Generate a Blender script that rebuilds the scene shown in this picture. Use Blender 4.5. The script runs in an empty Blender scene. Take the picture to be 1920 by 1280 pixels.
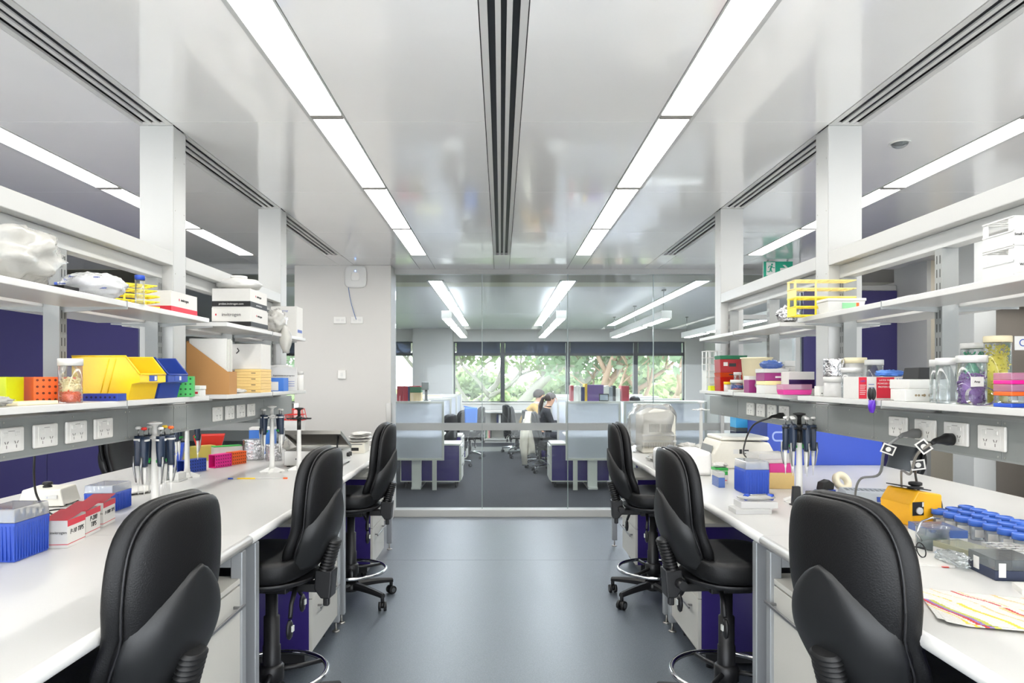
import bpy, bmesh, math, random
from mathutils import Vector, Matrix, noise
random.seed(7)
PI = math.pi
R = math.radians
scn = bpy.context.scene
C = scn.collection

# ---------------- camera, sky, exposure (the room's own lamps are built with the ceiling) ----------------
F = 1280.0            # focal length in pixels of the 1920 wide frame
VX, VY, H = 939.0, 710.0, 1.5
cd = bpy.data.cameras.new('camera'); cam = bpy.data.objects.new('camera', cd); C.objects.link(cam)
cd.sensor_width = 36; cd.lens = 24; cd.clip_start = 0.05; cd.clip_end = 400
cd.shift_x = (960 - VX) / 1920; cd.shift_y = (VY - 640) / 1920
cam.location = (0, 0, H); cam.rotation_euler = (R(90), 0, 0)
scn.camera = cam
wd = bpy.data.worlds.new('overcast_sky'); scn.world = wd; wd.use_nodes = True
bg = wd.node_tree.nodes['Background']; bg.inputs[0].default_value = (.90, .95, 1, 1); bg.inputs[1].default_value = 2.9
sd = bpy.data.lights.new('sun', 'SUN'); sd.energy = 3.0; sd.angle = R(3); sd.color = (1, .97, .92)
so = bpy.data.objects.new('sun', sd); C.objects.link(so); so.rotation_euler = (R(-52), 0, R(12)); so.location = (0, 30, 30)
LIGHT = 7.2
scn.view_settings.view_transform = 'Standard'; scn.view_settings.look = 'None'
scn.view_settings.gamma = 1; scn.view_settings.use_curve_mapping = False
scn.view_settings.exposure = 1.6
scn.cycles.use_denoising = True
scn.cycles.max_bounces = 10; scn.cycles.diffuse_bounces = 5; scn.cycles.glossy_bounces = 4
scn.cycles.transparent_max_bounces = 24; scn.cycles.transmission_bounces = 6
scn.cycles.sample_clamp_indirect = 6.0; scn.cycles.caustics_reflective = False; scn.cycles.caustics_refractive = False

# ---------------- materials ----------------
def lin(c):
    if isinstance(c, str):
        c = tuple(int(c[i:i+2], 16) / 255 for i in (0, 2, 4))
    return tuple((x / 12.92 if x <= .04045 else ((x + .055) / 1.055) ** 2.4) for x in c) + (1,)
MATS = {}
def P(name, col, rough=.5, metal=0, bump=0, bscale=80, var=0, coat=0, spec=.5, trans=0, stretch=None, sub=0):
    """principled material; bump = fine surface noise, var = colour variation"""
    if name in MATS: return MATS[name]
    m = bpy.data.materials.new(name); m.use_nodes = True; nt = m.node_tree; b = nt.nodes['Principled BSDF']
    b.inputs['Base Color'].default_value = lin(col); b.inputs['Roughness'].default_value = rough
    b.inputs['Metallic'].default_value = metal; b.inputs['Coat Weight'].default_value = coat
    b.inputs['Specular IOR Level'].default_value = spec
    tc = nt.nodes.new('ShaderNodeTexCoord'); src = tc.outputs['Object']
    if stretch:
        mp = nt.nodes.new('ShaderNodeMapping'); mp.inputs['Scale'].default_value = stretch
        nt.links.new(src, mp.inputs[0]); src = mp.outputs[0]
    nz = nt.nodes.new('ShaderNodeTexNoise'); nz.inputs['Scale'].default_value = bscale; nz.inputs['Detail'].default_value = 3
    nt.links.new(src, nz.inputs['Vector'])
    if bump:
        bp = nt.nodes.new('ShaderNodeBump'); bp.inputs['Strength'].default_value = bump; bp.inputs['Distance'].default_value = .002
        nt.links.new(nz.outputs[0], bp.inputs['Height']); nt.links.new(bp.outputs[0], b.inputs['Normal'])
    v = var or .03
    l = lin(col); mx = nt.nodes.new('ShaderNodeMix'); mx.data_type = 'RGBA'
    mx.inputs[6].default_value = tuple(x * (1 - v) for x in l[:3]) + (1,)
    mx.inputs[7].default_value = tuple(min(1, x * (1 + v)) for x in l[:3]) + (1,)
    nt.links.new(nz.outputs[0], mx.inputs[0]); nt.links.new(mx.outputs[2], b.inputs['Base Color'])
    if trans: b.inputs['Transmission Weight'].default_value = trans
    MATS[name] = m
    return m
def E(name, col, strength):
    m = bpy.data.materials.new(name); m.use_nodes = True; nt = m.node_tree; nt.nodes.clear()
    e = nt.nodes.new('ShaderNodeEmission'); e.inputs[0].default_value = lin(col); e.inputs[1].default_value = strength
    o = nt.nodes.new('ShaderNodeOutputMaterial'); nt.links.new(e.outputs[0], o.inputs[0]); MATS[name] = m
    return m
def G(name, tint, body, body_amt=.15, rough=.05, refl=.7, bump=0, bscale=30):
    """clear sheet: see-through with Fresnel reflections and a share of milky body"""
    if name in MATS: return MATS[name]
    m = bpy.data.materials.new(name); m.use_nodes = True; nt = m.node_tree; nt.nodes.clear(); N = nt.nodes.new; L = nt.links.new
    tr = N('ShaderNodeBsdfTransparent'); tr.inputs[0].default_value = lin(tint)
    df = N('ShaderNodeBsdfDiffuse'); df.inputs[0].default_value = lin(body)
    tl = N('ShaderNodeBsdfTranslucent'); tl.inputs[0].default_value = lin(body)
    ds = N('ShaderNodeMixShader'); ds.inputs[0].default_value = .4; L(df.outputs[0], ds.inputs[1]); L(tl.outputs[0], ds.inputs[2])
    m1 = N('ShaderNodeMixShader'); m1.inputs[0].default_value = body_amt; L(tr.outputs[0], m1.inputs[1]); L(ds.outputs[0], m1.inputs[2])
    gl = N('ShaderNodeBsdfGlossy'); gl.inputs['Roughness'].default_value = rough; gl.inputs[0].default_value = (1, 1, 1, 1)
    fr = N('ShaderNodeFresnel'); fr.inputs[0].default_value = 1.45
    mu = N('ShaderNodeMath'); mu.operation = 'MULTIPLY'; mu.inputs[1].default_value = refl; L(fr.outputs[0], mu.inputs[0])
    if bump:
        nz = N('ShaderNodeTexNoise'); nz.inputs['Scale'].default_value = bscale; nz.inputs['Detail'].default_value = 4
        tc = N('ShaderNodeTexCoord'); L(tc.outputs['Object'], nz.inputs['Vector'])
        bp = N('ShaderNodeBump'); bp.inputs['Strength'].default_value = bump; bp.inputs['Distance'].default_value = .01
        L(nz.outputs[0], bp.inputs['Height'])
        for q in (gl, df, fr): L(bp.outputs[0], q.inputs['Normal'])
    m2 = N('ShaderNodeMixShader'); L(mu.outputs[0], m2.inputs[0]); L(m1.outputs[0], m2.inputs[1]); L(gl.outputs[0], m2.inputs[2])
    o = N('ShaderNodeOutputMaterial'); L(m2.outputs[0], o.inputs[0]); MATS[name] = m
    return m

WHITE = P('white_laminate', 'c9c8c5', .32, bscale=300, bump=.05)
PAINT = P('white_paint', 'cecbc6', .6, bump=.1, bscale=400)
COLW = P('white_powdercoat', 'bdbdba', .35, bscale=300, bump=.04)
CEIL = P('glossy_ceiling_panel', 'faf8f5', .13, bscale=3, bump=.004, spec=.6, coat=.5)
MATS['glossy_ceiling_panel'].node_tree.nodes['Principled BSDF'].inputs['Coat Roughness'].default_value = .05
GREY = P('grey_powdercoat', '8e908e', .42, bscale=350, bump=.05)
LGREY = P('light_grey_metal', 'bcbdbb', .4, bscale=350, bump=.05)
POST = P('silver_post', 'a3a6a8', .38, metal=.35, bscale=200)
DARK = P('dark_void', '2a2b2c', .7)
ALU = P('brushed_aluminium', 'd8d6d2', .35, metal=.1, stretch=(40, 1, 1))
SLOT = P('dark_slot', '222428', .35)
CAB = P('cabinet_white', 'c9c7bf', .4, bscale=300)
PURPLE = P('purple_laminate', '3a2e72', .22, bscale=2, var=.05)
PURPLEW = P('purple_wall_panel', '413d70', .25, bscale=2, var=.05)
CHROME = P('chrome', 'd8dadd', .12, metal=1)
STEEL = P('stainless_steel', 'b9b6b0', .3, metal=.9, stretch=(3, 60, 3), bump=.1)
SATIN = P('satin_handle', '8e8e8e', .3, metal=.9)
LEATHER = P('black_vinyl', '0e0e0f', .45, spec=.35, bump=.35, bscale=260, var=.12)
PLAST = P('black_plastic', '1b1b1d', .42, bump=.15, bscale=500, var=.08)
BLK = P('matt_black', '161617', .5)
GLASS = G('clear_glass', 'f6faf8', 'ffffff', .012, .0, .32)
FROST = G('frosted_strip', 'dcdedd', 'c4c5c2', .85, .5, .5)
SCREEN = G('frosted_screen', 'f0f3f8', 'f2f4fa', .7, .35, .6)

# ---------------- mesh builder ----------------
class MB:
    def __init__(s): s.v = []; s.f = []; s.mi = []; s.sm = []; s.m = 0; s.T = Matrix.Identity(4)
    def add(s, vs, fs, smooth=False):
        o = len(s.v); s.v += [s.T @ Vector(p) for p in vs]
        for f in fs: s.f.append([i + o for i in f]); s.mi.append(s.m); s.sm.append(smooth)
        return s
    def box(s, x0, x1, y0, y1, z0, z1):
        x0, x1 = min(x0, x1), max(x0, x1); y0, y1 = min(y0, y1), max(y0, y1); z0, z1 = min(z0, z1), max(z0, z1)
        vs = [(x, y, z) for x in (x0, x1) for y in (y0, y1) for z in (z0, z1)]
        return s.add(vs, [(0,1,3,2),(4,6,7,5),(0,4,5,1),(2,3,7,6),(0,2,6,4),(1,5,7,3)])
    def tbox(s, w, d, h, w2, d2, z=0, cx=0, cy=0):
        """tapered box: base w x d, top w2 x d2"""
        vs = [(cx-w/2,cy-d/2,z),(cx+w/2,cy-d/2,z),(cx+w/2,cy+d/2,z),(cx-w/2,cy+d/2,z),(cx-w2/2,cy-d2/2,z+h),(cx+w2/2,cy-d2/2,z+h),(cx+w2/2,cy+d2/2,z+h),(cx-w2/2,cy+d2/2,z+h)]
        return s.add(vs, [(3,2,1,0),(4,5,6,7),(0,1,5,4),(1,2,6,5),(2,3,7,6),(3,0,4,7)])
    def prism(s, pts, a, b, axis='y'):
        n = len(pts)
        def mk(p, t): return {'y': (p[0], t, p[1]), 'x': (t, p[0], p[1]), 'z': (p[0], p[1], t)}[axis]
        vs = [mk(p, a) for p in pts] + [mk(p, b) for p in pts]
        fs = [tuple(range(n)), tuple(range(2*n-1, n-1, -1))] + [(i, i+n, (i+1) % n + n, (i+1) % n) for i in range(n)]
        return s.add(vs, fs)
    def rings(s, rings, cap=True, closed=True, smooth=True):
        n = len(rings[0]); vs = [p for r in rings for p in r]; fs = []
        for i in range(len(rings)-1):
            for j in range(n if closed else n-1):
                fs.append((i*n+j, i*n+(j+1) % n, (i+1)*n+(j+1) % n, (i+1)*n+j))
        s.add(vs, fs, smooth)
        if cap:
            o = len(s.v) - len(vs)
            for k in (0, len(rings)-1):
                s.f.append([o + k*n + j for j in (range(n-1,-1,-1) if k == 0 else range(n))]); s.mi.append(s.m); s.sm.append(False)
        return s
    def lathe(s, prof, cx=0, cy=0, n=20, sx=1, sy=1, cap=True):
        return s.rings([[(cx+r*sx*math.cos(2*PI*j/n), cy+r*sy*math.sin(2*PI*j/n), z) for j in range(n)] for r, z in prof], cap)
    def tube(s, pts, r, n=8, cap=True):
        pts = [Vector(p) for p in pts]; rs = r if isinstance(r, (list, tuple)) else [r]*len(pts); rings = []; up = None
        for i, p in enumerate(pts):
            t = (pts[min(i+1, len(pts)-1)] - pts[max(i-1, 0)]).normalized()
            if up is None: up = Vector((0,0,1)) if abs(t.z) < .9 else Vector((1,0,0))
            a = t.cross(up).normalized(); b = a.cross(t).normalized(); up = b
            rings.append([tuple(p + a*rs[i]*math.cos(2*PI*j/n) + b*rs[i]*math.sin(2*PI*j/n)) for j in range(n)])
        return s.rings(rings, cap)
    def cyl(s, p0, p1, r, r2=None, n=16): return s.tube([p0, p1], [r, r if r2 is None else r2], n)
    def torus(s, c, Rr, r, n=40, k=8, a0=0, a1=2*PI, tilt=None):
        full = abs(a1-a0-2*PI) < 1e-6; rings = []
        for i in range(n if full else n+1):
            a = a0 + (a1-a0)*i/n
            rings.append([(c[0]+(Rr+r*math.cos(2*PI*j/k))*math.cos(a), c[1]+(Rr+r*math.cos(2*PI*j/k))*math.sin(a), c[2]+r*math.sin(2*PI*j/k)) for j in range(k)])
        if full: rings.append(rings[0])
        return s.rings(rings, not full)
    def ball(s, c, rx, ry=None, rz=None, n=16, k=10):
        ry = ry or rx; rz = rz or rx
        return s.rings([[(c[0]+rx*math.sin(PI*i/k+1e-4)*math.cos(2*PI*j/n), c[1]+ry*math.sin(PI*i/k+1e-4)*math.sin(2*PI*j/n), c[2]-rz*math.cos(PI*i/k)) for j in range(n)] for i in range(k+1)], False)
    def pad(s, W, Hh, T, e=3.2, et=2.4, curve=None, wf=None, n=28, k=22, z0=0, y0=0, bulge=.0):
        """rounded upright cushion in the XZ plane, centre (0,y0,z0)"""
        rings = []
        for i in range(k+1):
            u = -math.cos(PI*i/k)*.9999; z = u*Hh/2
            w = W/2*(1-abs(u)**e)**(1/e)*(wf(u) if wf else 1); t = T/2*(1-abs(u)**(e*1.6))**(1/2.2)
            rr = []
            for j in range(n):
                a = 2*PI*j/n; ca, sa = math.cos(a), math.sin(a)
                x = w*math.copysign(abs(ca)**(2/et), ca); y = t*math.copysign(abs(sa)**(2/et), sa)
                x_, z_ = x, z
                rr.append((x_, y0+y+(curve(x/(W/2), u) if curve else 0), z0+z_))
            rings.append(rr)
        return s.rings(rings, True)
    def build(s, name, mats, parent=None, bevel=0, seg=2, loc=None, label=None):
        me = bpy.data.meshes.new(name); me.from_pydata([tuple(p) for p in s.v], [], s.f)
        if not isinstance(mats, (list, tuple)): mats = [mats]
        for m in mats: me.materials.append(m)
        me.polygons.foreach_set('material_index', s.mi); me.polygons.foreach_set('use_smooth', s.sm)
        bm = bmesh.new(); bm.from_mesh(me); bmesh.ops.recalc_face_normals(bm, faces=bm.faces); bm.to_mesh(me); bm.free()
        me.update()
        o = bpy.data.objects.new(name, me); C.objects.link(o)
        if parent: o.parent = parent
        if loc: o.location = loc
        if bevel:
            b = o.modifiers.new('bevel', 'BEVEL'); b.width = bevel; b.segments = seg; b.limit_method = 'ANGLE'; b.angle_limit = R(50)
        if label: o['label'] = label
        return o
def B(*a): return MB().box(*a)
def tag(o, label=None, cat=None, group=None, kind=None):
    if label: o['label'] = label
    if cat: o['category'] = cat
    if group: o['group'] = group
    if kind: o['kind'] = kind
    return o
def T(name, label, cat, loc=(0,0,0), rz=0, group=None):
    o = bpy.data.objects.new(name, None); C.objects.link(o); o.empty_display_size = .05
    o.location = loc; o.rotation_euler = (0,0,rz)
    return tag(o, label, cat, group)
def S(name, mb, mats, bevel=0):
    return tag(mb.build(name, mats, bevel=bevel), kind='structure')
KIDS = {}
def dup(o, loc=None, rz=None, label=None, group=None, parent=None):
    kids = [k for k in C.objects if k.parent == o] if o.name not in KIDS else KIDS[o.name]
    KIDS[o.name] = kids
    c = o.copy(); C.objects.link(c)
    if parent: c.parent = parent
    if loc is not None: c.location = loc
    if rz is not None: c.rotation_euler = (0,0,rz)
    if label: c['label'] = label
    if group: c['group'] = group
    for k in kids: dup(k, parent=c)
    return c
def text(s, size, parent, loc, rot, mat, name='lettering', ext=.0004, align='CENTER', shear=0, sx=1):
    cu = bpy.data.curves.new(name, 'FONT'); cu.body = s; cu.size = size; cu.extrude = ext; cu.align_x = align; cu.align_y = 'CENTER'; cu.shear = shear
    cu.materials.append(mat); tmp = bpy.data.objects.new(name, cu); me = bpy.data.meshes.new_from_object(tmp); bpy.data.objects.remove(tmp)
    o = bpy.data.objects.new(name, me); C.objects.link(o); o.parent = parent; o.location = loc
    o.rotation_euler = tuple(R(a) for a in rot); o.scale = (sx, 1, 1)
    return o
FR, AL, AR = (90,0,0), (90,0,90), (90,0,-90)      # facing the camera, facing +X, facing -X
def px(x, d): return (x - VX) * d / F
def pz(y, d): return H + (VY - y) * d / F
def ord_(i): return ['first','second','third','fourth','fifth','sixth','seventh','eighth','ninth','tenth'][i]
# ================= ROOM SHELL =================
GW = 7.5                 # glass wall plane
CH = 2.70
XW = 6.5
# floors
def speckle(name, base, c2, scale, rough, spec=.5, bump=0, joint=None):
    m = P(name, base, rough, spec=spec); nt = m.node_tree; b = nt.nodes['Principled BSDF']
    tc = nt.nodes.new('ShaderNodeTexCoord'); vz = nt.nodes.new('ShaderNodeTexVoronoi'); vz.inputs['Scale'].default_value = scale
    nt.links.new(tc.outputs['Object'], vz.inputs['Vector'])
    cr = nt.nodes.new('ShaderNodeValToRGB'); cr.color_ramp.elements[0].position = .15; cr.color_ramp.elements[1].position = .75
    cr.color_ramp.elements[0].color = lin(c2); cr.color_ramp.elements[1].color = lin(base)
    nz = nt.nodes.new('ShaderNodeTexNoise'); nz.inputs['Scale'].default_value = scale*.6; nt.links.new(tc.outputs['Object'], nz.inputs['Vector'])
    ad = nt.nodes.new('ShaderNodeMath'); ad.operation = 'MULTIPLY'; nt.links.new(vz.outputs['Distance'], ad.inputs[0]); nt.links.new(nz.outputs[0], ad.inputs[1])
    mu = nt.nodes.new('ShaderNodeMath'); mu.operation = 'MULTIPLY'; mu.inputs[1].default_value = 2.6; nt.links.new(ad.outputs[0], mu.inputs[0])
    nt.links.new(mu.outputs[0], cr.inputs[0]); nt.links.new(cr.outputs[0], b.inputs['Base Color'])
    if bump:
        bp = nt.nodes.new('ShaderNodeBump'); bp.inputs['Strength'].default_value = bump; bp.inputs['Distance'].default_value = .004
        nt.links.new(vz.outputs['Distance'], bp.inputs['Height']); nt.links.new(bp.outputs[0], b.inputs['Normal'])
    return m
VINYL = speckle('blue_grey_vinyl', '50575f', '6a727b', 260, .42, .5)
vb = VINYL.node_tree.nodes['Principled BSDF']; vb.inputs['Coat Weight'].default_value = .6; vb.inputs['Coat Roughness'].default_value = .36
CARPET = speckle('charcoal_carpet', '303134', '48494d', 90, .9, .2, .6)
m = MB()
for y0, y1 in ((-1.8, 2.0), (2.003, 5.65), (5.653, 7.42)): m.box(-XW-2.5, XW+2.5, y0, y1, -.05, 0)
m.box(-XW-2.5, XW+2.5, -1.8, 7.42, -.1, -.052)
S('floor_lab', m, VINYL)
S('floor_office', B(-9, 9, 7.58, 16.8, -.1, 0), CARPET)
# ceilings: panels with joints, gaps left for light rows and air grilles
LX = [-4.10, -2.465, -.80, .805, 2.465, 4.10]
GX = [-1.63, .01, 1.63]
HW, GHW = .085, .082
strips = sorted([(x-HW, x+HW) for x in LX] + [(x-GHW, x+GHW) for x in GX])
edges = [-9.0]
for a, b in strips: edges += [a, b]
edges.append(9.0)
ROWY = [-1.8, -1.61, -.41, .79, 1.99, 3.19, 4.39, 5.59, 6.79, 7.49]
m = MB()
for k in range(0, len(edges), 2):
    for i in range(len(ROWY)-1):
        m.box(edges[k]+.002, edges[k+1]-.002, ROWY[i]+.0012, ROWY[i+1]-.0012, CH, CH+.03)
for a, b in strips: m.box(a+.002, b-.002, 6.63 if (a+b)/2 in LX or True else 6.7, 7.49, CH, CH+.03)
m.m = 1; m.box(-9, 9, -1.8, 7.49, CH+.09, CH+.1)
S('ceiling_lab', m, [CEIL, DARK])
OCE = P('office_ceiling', 'cfd2d8', .35, bscale=3, spec=.5)
OLIVE = P('olive_reflection', '8f8c7c', .5); CREAMC = P('cream_reflection', 'c9cab4', .5)  # flush strips; their tones stand in for the lab reflected in the glass
m = MB(); m.box(-9, 9, 8.9, 12.6, CH, CH+.03); m.box(-9, 9, 12.61, 16.5, CH, CH+.03)
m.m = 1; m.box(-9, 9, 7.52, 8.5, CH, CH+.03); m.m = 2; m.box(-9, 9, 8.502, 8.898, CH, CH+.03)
m.m = 3; m.box(-9, 9, 7.5, 16.9, CH+.09, CH+.1)
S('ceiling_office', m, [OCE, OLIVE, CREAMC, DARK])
# outer walls
S('wall_back', MB().box(-9, 9, -1.9, -1.8, 0, .05).box(-9, 9, -1.9, -1.8, 1.85, CH+.1).box(-9, -6, -1.9, -1.8, .05, 1.85).box(6, 9, -1.9, -1.8, .05, 1.85).box(-.25, .25, -1.9, -1.8, .05, 1.85).box(-3.2, -3.0, -1.9, -1.8, .05, 1.85).box(3.0, 3.2, -1.9, -1.8, .05, 1.85), PAINT)  # low openings added in the unseen back wall so daylight brightens the ceiling
S('wall_left', B(-9.1, -9, -3.1, 16.9, 0, CH+.1), PAINT)
S('wall_right', B(9, 9.1, -3.1, 16.9, 0, CH+.1), PAINT)
# lab end: pale wall block left of the glass, purple panelling, right side walls
S('wall_pillar_left', B(-2.18, -1.16, 7.21, 7.56, 0, CH), PAINT, bevel=.003)
m = MB()
for i in range(5): m.box(-3.95-i*1.0, -4.944-i*1.0, 7.44, 7.5, 0, 2.46)
S('wall_purple_left', m, PURPLEW, bevel=.002)
m = MB(); m.box(3.3, 3.835, 7.44, 7.5, 0, 2.46); m.box(3.84, 4.32, 7.44, 7.5, 0, 2.46)
S('wall_purple_right', m, PURPLEW, bevel=.002)
GREYW = P('grey_wall_paint', 'c3c4c2', .55, bscale=300); CREAMW = P('cream_wall_paint', 'd9d2c3', .6)
TAUPE = P('taupe_door', '9c948c', .5)
m = MB(); m.box(4.32, 4.36, 6.92, 7.5, 0, CH)
S('wall_return_right', m, GREYW)
S('wall_far_right', B(4.36, 9, 6.92, 7.0, 0, CH), CREAMW)
S('wall_block_right', B(3.84, 4.02, 5.54, 5.8, 0, CH), GREYW, bevel=.003)
S('door_1', B(4.03, 4.75, 5.7, 5.75, 0, 2.1), TAUPE, bevel=.003)
S('wall_door_head', B(4.02, 4.76, 5.6, 5.76, 2.11, CH), GREYW)
S('trim_1', B(4.02, 4.06, 4.9, 5.0, 0, 2.3), LGREY, bevel=.004)
S('wall_panel_right', B(4.07, 6.2, 4.92, 4.98, 0, 2.3), GREYW, bevel=.003)
# stainless corner guards
for x0, x1, y0, nm, lb in ((-1.21, -1.155, 7.2, 'corner_guard', 'stainless steel corner guard on the white pillar beside the glass wall'),
                       (-2.185, -2.13, 7.2, 'corner_guard', 'stainless steel corner guard at the far left edge of the white pillar')):
    mb = MB().box(x0, x1, y0, 7.209, .12, 1.243)
    if x0 > -2: mb.box(-1.159, -1.154, 7.2, 7.27, .12, 1.243)
    else: mb.box(-2.186, -2.181, 7.2, 7.27, .12, 1.243)
    tag(mb.build(nm, STEEL), lb, 'corner guard')
# glass wall: head frame, sill frame, panes with joints, frosted strip
S('trim_2', MB().box(-1.16, 3.3, 7.46, 7.54, 2.645, 2.699).box(-3.95, -2.18, 7.46, 7.54, 2.645, 2.699).box(-9, -3.95, 7.46, 7.54, 2.47, 2.52).box(3.3, 4.32, 7.46, 7.54, 2.47, 2.52), COLW)
S('trim_3', MB().box(-1.16, 3.3, 7.425, 7.575, 0, .075).box(-3.95, -2.18, 7.425, 7.575, 0, .075), COLW, bevel=.004)
S('floor_threshold', B(-9, 9, 7.42, 7.58, -.1, 0), COLW)
vx = [-1.158, -.205, .735, 1.675, 2.43, 3.29]
STL = P('glass_edge', '8f9c98', .2)
for i in range(5):
    g = MB().box(vx[i]+.002, vx[i+1]-.002, 7.494, 7.506, .07, 2.65)
    w = S('window_%d' % (i+1), g, GLASS)
    B(vx[i]+.002, vx[i+1]-.002, 7.488, 7.4935, .935, 1.017).build('frosted_strip', FROST, w)
    e = MB().box(vx[i+1]-.004, vx[i+1]+.004, 7.49, 7.51, .075, 2.645)
    e.build('window_edge', STL, w)
w = S('window_6', B(-3.945, -2.185, 7.494, 7.506, .07, 2.65), GLASS); B(-3.945, -2.185, 7.488, 7.4935, .935, 1.017).build('frosted_strip', FROST, w)
# glazed door frames at the far right of the glass wall
S('door_2', MB().box(2.40, 2.44, 7.45, 7.55, .075, 2.15).box(3.22, 3.27, 7.45, 7.55, .075, 2.15).box(2.4, 3.27, 7.45, 7.55, 2.15, 2.2), COLW, bevel=.003)

# ---- ceiling lights (recessed, diffuser panels in a continuous channel)
TUBE = E('lit_diffuser', 'fffdf8', LIGHT)
FRM = P('light_frame', '9a958f', .4)
def fixture(L):
    t = T('ceiling_light', 'light', 'ceiling light')
    MB().box(-HW+.001, -HW+.02, 0, L, 0, .03).box(HW-.008, HW-.001, 0, L, 0, .03).build('frame', [COLW], t); MB().box(-HW+.02, HW-.008, 0, .022, -.004, .03).box(-HW+.02, HW-.008, L-.022, L, -.004, .03).build('end_strip', FRM, t)
    B(-HW+.02, HW-.008, .022, L-.022, .004, .028).build('diffuser', TUBE, t)
    return t
rown = {-4.10: 'outermost left row', -2.465: 'row beyond the left shelves', -.80: 'row left of the centre grille', .805: 'row right of the centre grille', 2.465: 'row beyond the right shelves', 4.10: 'outermost right row'}
fx = None
for x in LX:
    for i in range(7):
        y1 = 6.61 - i*1.165; lb = 'ceiling light panel, %s from the glass wall, %s' % (ord_(i), rown[x])
        if fx is None: fx = fixture(1.163); r = fx
        else: r = dup(fx)
        r.location = (x, y1-1.163, CH-.004); r['label'] = lb; r['group'] = 'recessed light panels, ' + rown[x]
        if x > 0:
            r.rotation_euler = (0, 0, PI); r.location = (x, y1, CH-.004)
# ---- air grilles
def grille(x, y0, y1, label):
    t = T('air_grille', label, 'air grille', (x, 0, CH), 0, 'linear slot grilles in the ceiling')
    w = GHW
    MB().box(-w+.002, -w+.028, y0, y1, -.002, .008).box(w-.028, w-.002, y0, y1, -.002, .008).box(-w+.028, w-.028, y1-.02, y1, -.002, .008).build('frame', ALU, t)
    for k in range(2):
        c = -.0193 + k*.0386; B(c-.0095, c+.0095, y0, y1-.02, -.001, .006).build('slat', ALU, t)
    B(-w+.028, w-.028, y0, y1-.02, .022, .035).build('slot_backing', SLOT, t)
grille(.01, -1.75, 6.63, 'long aluminium slot grille running down the middle of the ceiling')
cy = [.03, 1.63, 3.23, 4.81]
for sx, nm in ((-1, 'left'), (1, 'right')):
    for i, (a, b, w) in enumerate(((-1.75, 3.23, 'near the camera, up to the first column'), (3.36, 4.81, 'between the two columns'), (4.94, 6.63, 'between the last column and the glass wall'))):
        grille(1.63*sx, a, b, 'slot grille over the %s shelves, %s' % (nm, w))

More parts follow.
